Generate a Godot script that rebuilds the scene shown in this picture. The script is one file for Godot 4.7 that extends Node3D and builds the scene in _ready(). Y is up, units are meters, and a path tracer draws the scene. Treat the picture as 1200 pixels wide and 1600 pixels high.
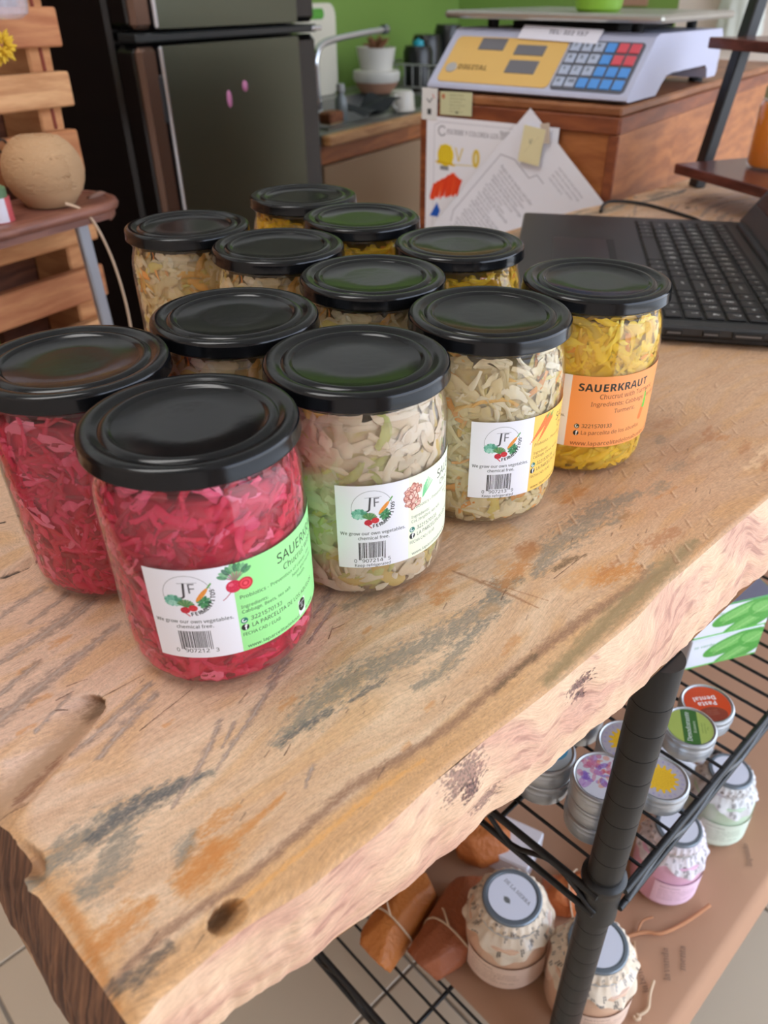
extends Node3D
# A corner of a farm shop: jars of sauerkraut on a live-edge slab, seen from above; a wire rack under the slab,
# a laptop, a shop scale on a wooden cabinet and a small kitchen behind. World: x along the slab's front edge, z towards
# the viewer's side of the slab, y up; slab top at y = 0.90, slab corner at the origin.

const SLAB_TOP := 0.90
const DPI := 10.0     # label texels per millimetre

var rng := RandomNumberGenerator.new()
var mats := {}
var taken := {}
var fine_noise := FastNoiseLite.new()
var font_plain: SystemFont
var font_bold: SystemFont
var font_serif: SystemFont


# ------------------------------------------------------------------ nodes
func numbered(called: String) -> String:
	var n: int = taken.get(called, 0)
	taken[called] = n + 1
	return called if n == 0 else "%s_%03d" % [called, n]


func tag(o: Node3D, label := "", category := "", group := "", kind := "") -> Node3D:
	if label: o.set_meta("label", label)
	if category: o.set_meta("category", category)
	if group: o.set_meta("group", group)
	if kind: o.set_meta("kind", kind)
	return o


func thing(called: String, label: String, category: String, at := Vector3.ZERO, turn := 0.0, group := "") -> Node3D:
	var o := Node3D.new()
	o.name = numbered(called)
	add_child(o, true)
	o.position = at
	o.rotation.y = turn
	tag(o, label, category, group)
	return o


func put(called: String, mesh: Mesh, m: Material, parent: Node = null) -> MeshInstance3D:
	var o := MeshInstance3D.new()
	o.mesh = mesh
	o.material_override = m
	if parent == null:
		o.name = numbered(called)
		add_child(o, true)
	else:
		o.name = called
		parent.add_child(o, true)
	return o


func part(called: String, st: SurfaceTool, m: Material, parent: Node = null) -> MeshInstance3D:
	st.generate_normals()
	return put(called, st.commit(), m, parent)


func struct(called: String, st: SurfaceTool, m: Material) -> MeshInstance3D:
	var o := part(called, st, m)
	o.set_meta("kind", "structure")
	return o


# ------------------------------------------------------------------ materials
func rgb8(r: float, g: float, b: float) -> Color:
	return Color(r / 255.0, g / 255.0, b / 255.0)


func mat(key: String, c: Color, rough := 0.6, metal := 0.0) -> StandardMaterial3D:
	if mats.has(key):
		return mats[key]
	var m := StandardMaterial3D.new()
	m.resource_name = key
	m.albedo_color = c
	m.roughness = rough
	m.metallic = metal
	mats[key] = m
	return m


func glass_mat(key: String, tint: Color, alpha: float) -> StandardMaterial3D:
	var m := mat(key, tint, 0.03)
	m.transparency = BaseMaterial3D.TRANSPARENCY_ALPHA
	m.albedo_color.a = alpha
	m.metallic_specular = 0.5
	return m


func noise_tex(seed_: int, freq: float, octaves: int, size := 256) -> ImageTexture:
	var n := FastNoiseLite.new()
	n.seed = seed_
	n.frequency = freq
	n.fractal_octaves = octaves
	return ImageTexture.create_from_image(n.get_seamless_image(size, size))


# grain runs along the texture's u
func wood_tex(seed_: int, light: Color, dark: Color, across := 0.09, along := 0.008, w := 256, h := 256) -> ImageTexture:
	var n := FastNoiseLite.new()
	n.seed = seed_
	n.frequency = 1.0
	n.fractal_octaves = 3
	var im := Image.create_empty(w, h, false, Image.FORMAT_RGB8)
	for y in h:
		for x in w:
			var bend := n.get_noise_2d(x * 0.006, y * 0.01 + 90.0) * 10.0
			var g := n.get_noise_2d(x * along, (y + bend) * across) * 0.9 + 0.5
			g += n.get_noise_2d(x * 0.05, y * 0.6 + 300.0) * 0.25
			im.set_pixel(x, y, dark.lerp(light, clampf(g, 0.0, 1.0)))
	return ImageTexture.create_from_image(im)


func wood_mat(key: String, seed_: int, light: Color, dark: Color, scale := Vector3(2, 2, 2), rough := 0.65, across := 0.09) -> StandardMaterial3D:
	if mats.has(key):
		return mats[key]
	var m := mat(key, Color.WHITE, rough)
	m.albedo_texture = wood_tex(seed_, light, dark, across)
	m.uv1_triplanar = true
	m.uv1_scale = scale
	return m


func bumpy(m: StandardMaterial3D, tex: Texture2D, cm: float) -> StandardMaterial3D:
	m.heightmap_enabled = true
	m.heightmap_texture = tex
	m.heightmap_scale = cm
	return m


# ------------------------------------------------------------------ shapes
func nst() -> SurfaceTool:
	var s := SurfaceTool.new()
	s.begin(Mesh.PRIMITIVE_TRIANGLES)
	s.set_smooth_group(-1)
	return s


func tri(s: SurfaceTool, a: Vector3, b: Vector3, c: Vector3) -> void:   # a, b, c counter-clockwise from outside
	s.add_vertex(a)
	s.add_vertex(c)
	s.add_vertex(b)


func quad(s: SurfaceTool, a: Vector3, b: Vector3, c: Vector3, d: Vector3) -> void:
	tri(s, a, b, c)
	tri(s, a, c, d)


func quv(s: SurfaceTool, p: Array, u: Array) -> void:   # a quad with texture coordinates, counter-clockwise from outside
	for k in [0, 2, 1, 0, 3, 2]:
		s.set_uv(u[k])
		s.add_vertex(p[k])


func face(s: SurfaceTool, pts: Array, out: Vector3) -> void:
	var n: Vector3 = (pts[1] - pts[0]).cross(pts[2] - pts[0])
	if n.dot(out) < 0.0:
		pts = pts.duplicate()
		pts.reverse()
	for k in range(1, pts.size() - 1):
		tri(s, pts[0], pts[k], pts[k + 1])


# a box with chamfered edges
func box(s: SurfaceTool, c: Vector3, size: Vector3, b := 0.0, T := Transform3D.IDENTITY) -> void:
	var h := size * 0.5
	s.set_smooth_group(-1)
	var P := {}
	for sx in [-1, 1]:
		for sy in [-1, 1]:
			for sz in [-1, 1]:
				for k in 3:
					var v := Vector3(sx * (h.x - b), sy * (h.y - b), sz * (h.z - b))
					v[k] = [sx, sy, sz][k] * h[k]
					P[[sx, sy, sz, k]] = T * (c + v)
	var B := T.basis
	for k in 3:
		for sg in [-1, 1]:
			var q := []
			for e in [[-1, -1], [1, -1], [1, 1], [-1, 1]]:
				var key := [e[0], e[1]]
				key.insert(k, sg)
				key.append(k)
				q.append(P[key])
			var o := Vector3.ZERO
			o[k] = sg
			face(s, q, B * o)
	if b <= 0.0:
		return
	for k in 3:
		var i := (k + 1) % 3
		var j := (k + 2) % 3
		for si in [-1, 1]:
			for sj in [-1, 1]:
				var a := [0, 0, 0]
				a[i] = si
				a[j] = sj
				var q := []
				for e in [[-1, i], [1, i], [1, j], [-1, j]]:
					var key := a.duplicate()
					key[k] = e[0]
					key.append(e[1])
					q.append(P[key])
				face(s, q, B * Vector3(a[0], a[1], a[2]))
	for sx in [-1, 1]:
		for sy in [-1, 1]:
			for sz in [-1, 1]:
				face(s, [P[[sx, sy, sz, 0]], P[[sx, sy, sz, 1]], P[[sx, sy, sz, 2]]], B * Vector3(sx, sy, sz))


func box_st(c: Vector3, size: Vector3, b := 0.0, T := Transform3D.IDENTITY) -> SurfaceTool:
	var s := nst()
	box(s, c, size, b, T)
	return s


# profile of (radius, height) from the bottom up the outside; angle 0 looks along +z and grows towards +x
func lathe(s: SurfaceTool, prof: Array, n := 32, T := Transform3D.IDENTITY, a0 := 0.0, a1 := TAU) -> void:
	var grp := 1
	var cosl := cos(deg_to_rad(38.0))
	for i in prof.size() - 1:
		var p: Vector2 = prof[i]
		var q: Vector2 = prof[i + 1]
		if i > 0:
			var pp: Vector2 = prof[i - 1]
			if (p - pp).normalized().dot((q - p).normalized()) < cosl:
				grp += 1
		s.set_smooth_group(grp)
		for k in n:
			var t0 := a0 + (a1 - a0) * k / n
			var t1 := a0 + (a1 - a0) * (k + 1) / n
			var d0 := Vector3(sin(t0), 0, cos(t0))
			var d1 := Vector3(sin(t1), 0, cos(t1))
			if k == n - 1 and a1 - a0 == TAU:
				d1 = Vector3(sin(a0), 0, cos(a0))
			var A := T * (d0 * p.x + Vector3(0, p.y, 0))
			var B := T * (d1 * p.x + Vector3(0, p.y, 0))
			var C := T * (d1 * q.x + Vector3(0, q.y, 0))
			var D := T * (d0 * q.x + Vector3(0, q.y, 0))
			if p.x > 1e-6:
				tri(s, A, B, C)
			if q.x > 1e-6:
				tri(s, A, C, D)
	s.set_smooth_group(-1)


func lathe_st(prof: Array, n := 32, T := Transform3D.IDENTITY) -> SurfaceTool:
	var s := nst()
	lathe(s, prof, n, T)
	return s


func tube(s: SurfaceTool, path: Array, r, n := 8, caps := true) -> void:
	var rings := []
	var last := path.size() - 1
	var up := Vector3.UP
	for i in path.size():
		var t: Vector3 = (path[mini(i + 1, last)] - path[maxi(i - 1, 0)]).normalized()
		if i == 0 and absf(t.dot(up)) > 0.9:
			up = Vector3.RIGHT
		var side := t.cross(up).normalized()
		up = side.cross(t).normalized()
		var rr: float = r[i] if r is Array else r
		var ring := []
		for k in n:
			var a := TAU * k / n
			ring.append(path[i] + (side * cos(a) + up * sin(a)) * rr)
		rings.append(ring)
	s.set_smooth_group(1)
	for i in last:
		for k in n:
			var k2 := (k + 1) % n
			quad(s, rings[i][k], rings[i + 1][k], rings[i + 1][k2], rings[i][k2])
	if caps:
		s.set_smooth_group(-1)
		face(s, rings[0], path[0] - path[1])
		face(s, rings[last], path[last] - path[last - 1])
	s.set_smooth_group(-1)


func tube_st(path: Array, r, n := 8) -> SurfaceTool:
	var s := nst()
	tube(s, path, r, n)
	return s


func smooth_path(pts: Array, per := 6, closed := false) -> Array:
	var out := []
	var n := pts.size()
	var segs := n if closed else n - 1
	for i in segs:
		var a: Vector3 = pts[(i - 1 + n) % n] if closed else pts[maxi(i - 1, 0)]
		var b: Vector3 = pts[i]
		var c: Vector3 = pts[(i + 1) % n]
		var d: Vector3 = pts[(i + 2) % n] if closed else pts[mini(i + 2, n - 1)]
		for k in per:
			out.append(b.cubic_interpolate(c, a, d, float(k) / per))
	out.append(pts[0] if closed else pts[n - 1])
	return out


# a flat outline in x, y pushed from z0 to z1
func extrude(s: SurfaceTool, outline: PackedVector2Array, z0: float, z1: float, T := Transform3D.IDENTITY) -> void:
	if Geometry2D.is_polygon_clockwise(outline):
		outline = outline.duplicate()
		outline.reverse()
	var idx := Geometry2D.triangulate_polygon(outline)
	s.set_smooth_group(-1)
	var B := T.basis
	for k in range(0, idx.size(), 3):
		var a := outline[idx[k]]
		var b := outline[idx[k + 1]]
		var c := outline[idx[k + 2]]
		face(s, [T * Vector3(a.x, a.y, z1), T * Vector3(b.x, b.y, z1), T * Vector3(c.x, c.y, z1)], B * Vector3(0, 0, 1))
		face(s, [T * Vector3(a.x, a.y, z0), T * Vector3(b.x, b.y, z0), T * Vector3(c.x, c.y, z0)], B * Vector3(0, 0, -1))
	for k in outline.size():
		var a := outline[k]
		var b := outline[(k + 1) % outline.size()]
		var o := Vector3(b.y - a.y, a.x - b.x, 0)
		face(s, [T * Vector3(a.x, a.y, z0), T * Vector3(b.x, b.y, z0), T * Vector3(b.x, b.y, z1), T * Vector3(a.x, a.y, z1)], B * o)


func round_rect(w: float, h: float, r: float, n := 5) -> PackedVector2Array:
	var o := PackedVector2Array()
	for c in 4:
		var cx: float = (w * 0.5 - r) * [1, -1, -1, 1][c]
		var cy: float = (h * 0.5 - r) * [1, 1, -1, -1][c]
		for k in n + 1:
			var a := PI * 0.5 * (c + float(k) / n)
			o.append(Vector2(cx + cos(a) * r, cy + sin(a) * r))
	return o


# nu x nv points, row by row; smooth normals; u x v points outwards
func grid_mesh(nu: int, nv: int, P: PackedVector3Array, U := PackedVector2Array(), C := PackedColorArray()) -> ArrayMesh:
	var N := PackedVector3Array()
	N.resize(P.size())
	var I := PackedInt32Array()
	I.resize((nu - 1) * (nv - 1) * 6)
	var w := 0
	for j in nv - 1:
		for i in nu - 1:
			var a := j * nu + i
			var b := a + 1
			var c := a + nu + 1
			var d := a + nu
			var n := (P[c] - P[a]).cross(P[d] - P[b])
			N[a] += n
			N[b] += n
			N[c] += n
			N[d] += n
			I[w] = a
			I[w + 1] = c
			I[w + 2] = b
			I[w + 3] = a
			I[w + 4] = d
			I[w + 5] = c
			w += 6
	for k in N.size():
		N[k] = N[k].normalized()
	var arr := []
	arr.resize(Mesh.ARRAY_MAX)
	arr[Mesh.ARRAY_VERTEX] = P
	arr[Mesh.ARRAY_NORMAL] = N
	arr[Mesh.ARRAY_INDEX] = I
	if U.size():
		arr[Mesh.ARRAY_TEX_UV] = U
	if C.size():
		arr[Mesh.ARRAY_COLOR] = C
	var m := ArrayMesh.new()
	m.add_surface_from_arrays(Mesh.PRIMITIVE_TRIANGLES, arr)
	return m


# a lump: a sphere of radii r pushed about by noise
func lump(r: Vector3, seed_: int, amount: float, freq := 3.0, nu := 28, nv := 18, facets := 0) -> ArrayMesh:
	var n := FastNoiseLite.new()
	n.seed = seed_
	n.frequency = freq
	n.noise_type = FastNoiseLite.TYPE_CELLULAR if facets else FastNoiseLite.TYPE_SIMPLEX
	var P := PackedVector3Array()
	for j in nv:
		for i in nu:
			var a := TAU * (i % (nu - 1)) / (nu - 1)
			var e := PI * (float(j) / (nv - 1) - 0.5)
			var d := Vector3(sin(a) * cos(e), sin(e), cos(a) * cos(e))
			P.append(d * r * (1.0 + amount * n.get_noise_3dv(d)))
	return grid_mesh(nu, nv, P)


# ------------------------------------------------------------------ print: lettering and flat pictures
func glyph_run(font: Font, text: String, size: int) -> Array:
	var tl := TextLine.new()
	tl.add_string(text, font, size)
	var ts := TextServerManager.get_primary_interface()
	var out := []
	var at := 0.0
	for g in ts.shaped_text_get_glyphs(tl.get_rid()):
		for r in g.repeat:
			var sz := Vector2i(g.font_size, 0)
			if g.font_rid.is_valid():
				ts.font_render_glyph(g.font_rid, sz, g.index)
				var page: int = ts.font_get_glyph_texture_idx(g.font_rid, sz, g.index)
				if page >= 0:
					var uv: Rect2 = ts.font_get_glyph_uv_rect(g.font_rid, sz, g.index)
					var im: Image = ts.font_get_texture_image(g.font_rid, sz, page)
					if uv.size.x > 0 and uv.size.y > 0:
						out.append([im.get_region(Rect2i(uv)), Vector2(at, 0) + g.offset + ts.font_get_glyph_offset(g.font_rid, sz, g.index)])
			at += g.advance
	return [out, at]


func blend(im: Image, x: int, y: int, c: Color, a: float) -> void:
	if a <= 0.004 or x < 0 or y < 0 or x >= im.get_width() or y >= im.get_height():
		return
	im.set_pixel(x, y, im.get_pixel(x, y).lerp(Color(c.r, c.g, c.b, 1), minf(a, 1.0)))


# text with its baseline starting (or centred, or ending) at x, y; size is the em in texels; turned by angle about that point
func write(im: Image, text: String, x: float, y: float, size: float, c: Color, font: Font = null, align := 0.0, angle := 0.0, squeeze := 1.0) -> void:
	if font == null:
		font = font_plain
	var em := int(clampf(size * 1.0, 14.0, 160.0))
	var run := glyph_run(font, text, em)
	var k := size / em
	var ca := cos(angle)
	var sa := sin(angle)
	for g in run[0]:
		var gi: Image = g[0]
		var off: Vector2 = g[1] - Vector2(run[1] * align, 0)
		var w := gi.get_width()
		var h := gi.get_height()
		var kx := k * squeeze
		var lo := Vector2(1e9, 1e9)
		var hi := -lo
		for e in [Vector2(0, 0), Vector2(w, 0), Vector2(0, h), Vector2(w, h)]:
			var q: Vector2 = (off + e) * Vector2(kx, k)
			q = Vector2(q.x * ca - q.y * sa, q.x * sa + q.y * ca) + Vector2(x, y)
			lo = lo.min(q)
			hi = hi.max(q)
		for py in range(int(floor(lo.y)), int(ceil(hi.y)) + 1):
			for px in range(int(floor(lo.x)), int(ceil(hi.x)) + 1):
				var dx := px + 0.5 - x
				var dy := py + 0.5 - y
				var u := (dx * ca + dy * sa) / kx - off.x - 0.5
				var v := (-dx * sa + dy * ca) / k - off.y - 0.5
				var iu := int(floor(u))
				var iv := int(floor(v))
				if iu < -1 or iv < -1 or iu >= w or iv >= h:
					continue
				var fu := u - iu
				var fv := v - iv
				var s := 0.0
				for e in 4:
					var qx := iu + (e & 1)
					var qy := iv + (e >> 1)
					if qx >= 0 and qy >= 0 and qx < w and qy < h:
						s += gi.get_pixel(qx, qy).a * (fu if e & 1 else 1.0 - fu) * (fv if e >> 1 else 1.0 - fv)
				blend(im, px, py, c, s)


func stroke(im: Image, pts: Array, width: float, c: Color, a := 1.0) -> void:
	var r := width * 0.5
	for k in pts.size() - 1:
		var p: Vector2 = pts[k]
		var q: Vector2 = pts[k + 1]
		for y in range(int(minf(p.y, q.y) - r - 1), int(maxf(p.y, q.y) + r + 2)):
			for x in range(int(minf(p.x, q.x) - r - 1), int(maxf(p.x, q.x) + r + 2)):
				var v := Vector2(x + 0.5, y + 0.5)
				var d := v.distance_to(Geometry2D.get_closest_point_to_segment(v, p, q))
				blend(im, x, y, c, clampf(r - d + 0.5, 0.0, 1.0) * a)


func ellipse(im: Image, x: float, y: float, rx: float, ry: float, c: Color, angle := 0.0, a := 1.0, mottled := 0.0) -> void:
	var r := maxf(rx, ry) + 1.0
	var ca := cos(angle)
	var sa := sin(angle)
	for py in range(int(y - r), int(y + r) + 2):
		for px in range(int(x - r), int(x + r) + 2):
			var dx := px + 0.5 - x
			var dy := py + 0.5 - y
			var u := (dx * ca + dy * sa) / rx
			var v := (-dx * sa + dy * ca) / ry
			var d := sqrt(u * u + v * v)
			if d > 1.2:
				continue
			var cc := c
			if mottled > 0.0:
				var m := fine_noise.get_noise_2d(px * 0.25, py * 0.25) * mottled
				cc = c.lightened(m) if m > 0.0 else c.darkened(-m)
			blend(im, px, py, cc, clampf((1.0 - d) * minf(rx, ry) + 0.5, 0.0, 1.0) * a)


func arc_pts(x: float, y: float, r: float, a0: float, a1: float, n := 40) -> Array:
	var o := []
	for k in n + 1:
		var a := lerpf(a0, a1, float(k) / n)
		o.append(Vector2(x + cos(a) * r, y + sin(a) * r))
	return o


func sheet(w: int, h: int, c: Color) -> Image:
	var im := Image.create_empty(w, h, false, Image.FORMAT_RGB8)
	im.fill(c)
	return im


func print_mat(key: String, im: Image, rough := 0.5) -> StandardMaterial3D:
	var m := mat(key, Color.WHITE, rough)
	m.albedo_texture = ImageTexture.create_from_image(im)
	m.texture_repeat = false
	return m


# the round emblem of the jar labels: thin ring, initials, a heap of vegetables, a word bent round the rim
func emblem(im: Image, x: float, y: float, r: float) -> void:
	var grey := rgb8(90, 95, 92)
	stroke(im, arc_pts(x, y, r, PI * 0.86, PI * 1.98), 1.6, grey)
	write(im, "J", x - r * 0.14, y + r * 0.02, r * 0.92, rgb8(60, 60, 64), font_plain, 0.5, 0.08, 1.1)
	stroke(im, [Vector2(x - r * 0.34, y - r * 0.62), Vector2(x + r * 0.46, y - r * 0.64)], 1.4, rgb8(70, 70, 74))
	write(im, "F", x + r * 0.12, y - r * 0.10, r * 0.70, rgb8(96, 96, 100), font_plain, 0.3)
	for k in 16:   # cabbage
		var a := k * 2.4
		ellipse(im, x - r * 0.62 + cos(a) * r * 0.24, y + r * 0.30 + sin(a) * r * 0.16, r * 0.16, r * 0.10, [rgb8(120, 195, 170), rgb8(70, 150, 120), rgb8(165, 220, 200)][k % 3], a, 0.9, 0.3)
	for k in 9:    # leaves
		var a := -2.6 + k * 0.28
		stroke(im, [Vector2(x - r * 0.12, y + r * 0.62), Vector2(x - r * 0.15 + cos(a) * r * 0.36, y + r * 0.62 + sin(a) * r * 0.36)], r * 0.09, [rgb8(70, 130, 75), rgb8(110, 150, 90)][k % 2], 0.9)
	for k in 12:
		var a := k * 1.9
		ellipse(im, x + r * (0.62 + 0.16 * cos(a)), y + r * (0.40 + 0.20 * sin(a)), r * 0.15, r * 0.07, [rgb8(40, 110, 70), rgb8(75, 150, 95)][k % 2], a, 0.9)
	ellipse(im, x + r * 0.58, y + r * 0.02, r * 0.42, r * 0.10, rgb8(238, 150, 60), -0.9, 1.0, 0.2)   # carrot
	stroke(im, [Vector2(x + r * 0.85, y - r * 0.32), Vector2(x + r * 1.0, y - r * 0.52)], r * 0.07, rgb8(90, 160, 70))
	ellipse(im, x - r * 0.20, y + r * 0.80, r * 0.20, r * 0.17, rgb8(200, 35, 55), 0.0, 1.0, 0.3)      # beets
	ellipse(im, x + r * 0.14, y + r * 0.70, r * 0.19, r * 0.17, rgb8(215, 50, 60), 0.0, 1.0, 0.3)
	stroke(im, [Vector2(x - r * 0.22, y + r * 0.95), Vector2(x - r * 0.05, y + r * 1.12)], r * 0.05, rgb8(190, 40, 60))
	var word := "FERMENTITOS"
	for k in word.length():
		var a := PI * 0.5 - PI * 0.02 - PI * 0.53 * k / (word.length() - 1)
		write(im, word[k], x + cos(a) * r * 1.12, y + sin(a) * r * 1.12, r * 0.26, rgb8(40, 40, 40), font_bold, 0.5, a - PI * 0.5)


func barcode(im: Image, x: float, y: float, w: float, h: float, seed_: int) -> void:
	rng.seed = seed_
	var at := x
	while at < x + w:
		var bw: float = [2.0, 3.0, 4.0, 6.0][rng.randi() % 4]
		var long := at < x + w * 0.10 or at > x + w * 0.88
		im.fill_rect(Rect2i(int(at), int(y), int(bw), int(h * (1.12 if long else 1.0))), rgb8(25, 25, 28))
		at += bw + [2.0, 3.0, 5.0][rng.randi() % 3]


# one jar label, 152 x 53 mm; kind 0 beet, 1 ginger, 2 carrot, 3 turmeric
func label_image(kind: int) -> Image:
	var k := DPI
	var white := rgb8(238, 238, 244)
	var colour: Color = [rgb8(160, 236, 150), rgb8(238, 244, 214), rgb8(250, 200, 96), rgb8(248, 160, 90)][kind]
	var ink := rgb8(28, 34, 30)
	var soft: Color = [rgb8(30, 70, 40), rgb8(95, 95, 85), rgb8(90, 70, 30), rgb8(120, 60, 30)][kind]
	var im := sheet(int(152 * k), int(53 * k), white)
	im.fill_rect(Rect2i(int(40 * k), 0, int(112 * k), int(53 * k)), colour)
	emblem(im, 19.3 * k, 14.2 * k, 11.0 * k)
	write(im, "We grow our own vegetables.", 19.9 * k, 31.0 * k, 2.75 * k, ink, font_plain, 0.5)
	write(im, "chemical free.", 19.9 * k, 34.2 * k, 2.75 * k, ink, font_plain, 0.5)
	barcode(im, 11.4 * k, 36.0 * k, 15.2 * k, 10.6 * k, 70 + kind)
	write(im, "0", 8.6 * k, 49.6 * k, 3.2 * k, ink)
	write(im, ["907212", "907214", "907213", "907211"][kind], 12.9 * k, 49.6 * k, 3.2 * k, ink, font_plain, 0.0, 0.0, 1.12)
	write(im, ["3", "5", "9", "7"][kind], 27.4 * k, 49.6 * k, 3.2 * k, ink)
	if kind != 0:
		write(im, "Keep refrigerated", 19.0 * k, 52.4 * k, 2.6 * k, ink, font_plain, 0.5)
	# the coloured part
	var shift := 3.0 if kind == 3 else 0.0
	write(im, "SAUERKRAUT", (62.5 - shift * 6.0 if kind == 3 else 63.0) * k, 10.8 * k, 7.6 * k, ink, font_bold if kind == 3 else font_plain, 0.0, 0.0, 1.12 if kind == 3 else 1.0)
	var with: String = ["with Beet", "with Ginger", "with Carrot", "with Turmeric"][kind]
	if kind == 3:
		write(im, "Chucrut " + with, 59.5 * k, 16.2 * k, 4.7 * k, soft)
		write(im, "Ingredients: Cabbage, sea salt", 54.3 * k, 21.6 * k, 4.2 * k, soft, font_plain, 0.0, 0.0, 1.05)
		write(im, "Turmeric.", 71.5 * k, 27.2 * k, 4.2 * k, soft)
	else:
		write(im, "Chucrut " + with, 66.5 * k, 16.4 * k, 5.0 * k, ink)
		write(im, "Probiotics - Prevention of cancer, skin", 42.0 * k, 21.0 * k, 2.7 * k, soft, font_plain, 0.0, 0.0, 1.1)
		write(im, "heart and mental", 72.0 * k, 24.4 * k, 2.7 * k, soft)
		write(im, "health.", 76.0 * k, 27.6 * k, 2.7 * k, soft)
		write(im, "Ingredients:", 42.0 * k, 26.8 * k, 2.6 * k, soft)
		write(im, ["Cabbage, Beets, sea salt", "Col, Jengibre, sea salt", "Cabbage, Carrot, sea salt"][kind], 42.0 * k, 29.8 * k, 2.6 * k, soft)
	var ry := 38.0 if kind == 3 else 35.2
	var step := 5.2 if kind == 3 else 4.2
	var rx := 47.0 if kind == 3 else 42.6
	ellipse(im, rx * k, (ry - 1.1) * k, 1.75 * k, 1.75 * k, rgb8(25, 110, 95) if kind < 3 else rgb8(50, 70, 60))
	stroke(im, arc_pts(rx * k, (ry - 1.1) * k, 0.9 * k, 0.4, 4.4, 12), 5.0, Color.WHITE)
	ellipse(im, rx * k, (ry + step - 1.1) * k, 1.9 * k, 1.9 * k, rgb8(25, 30, 30))
	write(im, "f", rx * k, (ry + step + 0.6) * k, 4.4 * k, Color.WHITE, font_bold, 0.3)
	write(im, "3221570133", (rx + 3.2) * k, ry * k, 3.2 * k if kind < 3 else 3.9 * k, ink)
	write(im, "LA PARCELITA DE LOS ABUELOS" if kind < 3 else "La parcelita de los abuelos", (rx + 3.2) * k, (ry + step) * k, 3.2 * k if kind < 3 else 4.0 * k, ink if kind < 3 else soft)
	if kind < 3:
		write(im, "FECHA CAD / ELAB", 40.9 * k, 43.6 * k, 2.5 * k, soft)
	write(im, "www.laparcelitadelosabuelos.com", (42.4 if kind != 3 else 44.0) * k, 51.6 * k, 2.7 * k if kind < 3 else 4.2 * k, soft, font_plain, 0.0, 0.0, 1.15)
	if kind == 0:
		im.fill_rect(Rect2i(int(74.6 * k), int(42.0 * k), int(6.2 * k), int(9.6 * k)), rgb8(225, 240, 220))
		ellipse(im, 77.7 * k, 45.6 * k, 2.9 * k, 3.8 * k, rgb8(22, 24, 24))
		for e in 3: write(im, ["EXCESO", "DE", "SAL"][e], 77.7 * k, (44.6 + e * 1.3) * k, 1.3 * k, Color.WHITE, font_bold, 0.5)
		for e in 10:      # beet tops
			var a := -2.75 + e * 0.24
			stroke(im, [Vector2(41.5 * k, 9.5 * k), Vector2((41.5 + cos(a) * 5) * k, (9.0 + sin(a) * 5.5) * k)], 7.0, [rgb8(165, 95, 110), rgb8(120, 150, 110)][e % 2], 0.8)
			ellipse(im, (41.8 + cos(a) * 6.6) * k, (9.0 + sin(a) * 6.8) * k, 24, 11, [rgb8(70, 140, 90), rgb8(120, 185, 130), rgb8(60, 110, 85)][e % 3], a, 0.85, 0.4)
		ellipse(im, 40.3 * k, 12.6 * k, 3.6 * k, 3.5 * k, rgb8(215, 40, 75), 0.0, 1.0, 0.35)
		ellipse(im, 39.2 * k, 11.4 * k, 1.2 * k, 1.0 * k, rgb8(245, 120, 140), 0.0, 0.7)
		stroke(im, [Vector2(38.6 * k, 15.6 * k), Vector2(36.2 * k, 18.2 * k), Vector2(34.8 * k, 19.2 * k)], 4.0, rgb8(180, 80, 95))
		for e in 4: ellipse(im, 45.8 * k, 12.6 * k, (3.5 - e * 0.85) * k, (3.5 - e * 0.85) * k, [rgb8(200, 35, 55), rgb8(232, 75, 90), rgb8(205, 40, 62), rgb8(235, 90, 100)][e])
	elif kind == 1:
		rng.seed = 61
		for e in 60:      # ginger root
			var q := Vector2(43.2 + rng.randf_range(-4.8, 5.2), 12.4 + rng.randf_range(-7.2, 7.0))
			if Vector2((q.x - 43.4) / 5.4, (q.y - 12.4) / 7.4).length() > 1.0: continue
			ellipse(im, q.x * k, q.y * k, 1.9 * k, 1.3 * k, rgb8(158, 72, 60), e * 1.3, 0.9, 0.2)
			ellipse(im, q.x * k, q.y * k, 1.55 * k, 0.98 * k, [rgb8(240, 196, 178), rgb8(228, 168, 148), rgb8(244, 214, 196)][e % 3], e * 1.3, 0.95, 0.2)
		for e in 7:
			stroke(im, [Vector2(50.0 * k, 15.5 * k), Vector2((51.0 + e * 1.15) * k, (5.0 + absf(e - 3) * 1.2) * k)], 7.0, [rgb8(95, 190, 120), rgb8(130, 210, 150)][e % 2], 0.9)
	elif kind == 2:
		for e in 2:
			var top := Vector2(51.0 + e * 4.0, 4.0 + e * 0.3)
			var tip := Vector2(38.5 + e * 6.0, 18.0 + e * 0.5)
			for j in 14:
				var f := j / 13.0
				var q := top.lerp(tip, f)
				ellipse(im, q.x * k, q.y * k, lerpf(2.5, 0.4, f) * k, lerpf(2.2, 0.4, f) * k, rgb8(240, 120, 50), 0.9, 1.0, 0.25)
			for j in 4: stroke(im, [top * k, (top + Vector2(0.6 + j * 0.8, -2.2 - (j % 2))) * k], 6.0, rgb8(95, 165, 80))
	else:
		for j in 10:      # chilli and turmeric at the right
			ellipse(im, (96.5 + j * 0.25) * k, (36.0 - j * 1.0) * k, 2.0 * k, 1.7 * k, rgb8(238, 120, 50), 0.3, 1.0, 0.2)
		for j in 8: ellipse(im, (99.4 + sin(j * 0.5) * 0.4) * k, (18.5 + j * 1.4) * k, (1.0 + j * 0.10) * k, 1.2 * k, rgb8(95, 195, 60), 0.2, 1.0, 0.3)
		stroke(im, [Vector2(99.4 * k, 18.0 * k), Vector2(99.0 * k, 15.0 * k)], 6.0, rgb8(60, 110, 50))
	return im


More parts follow.
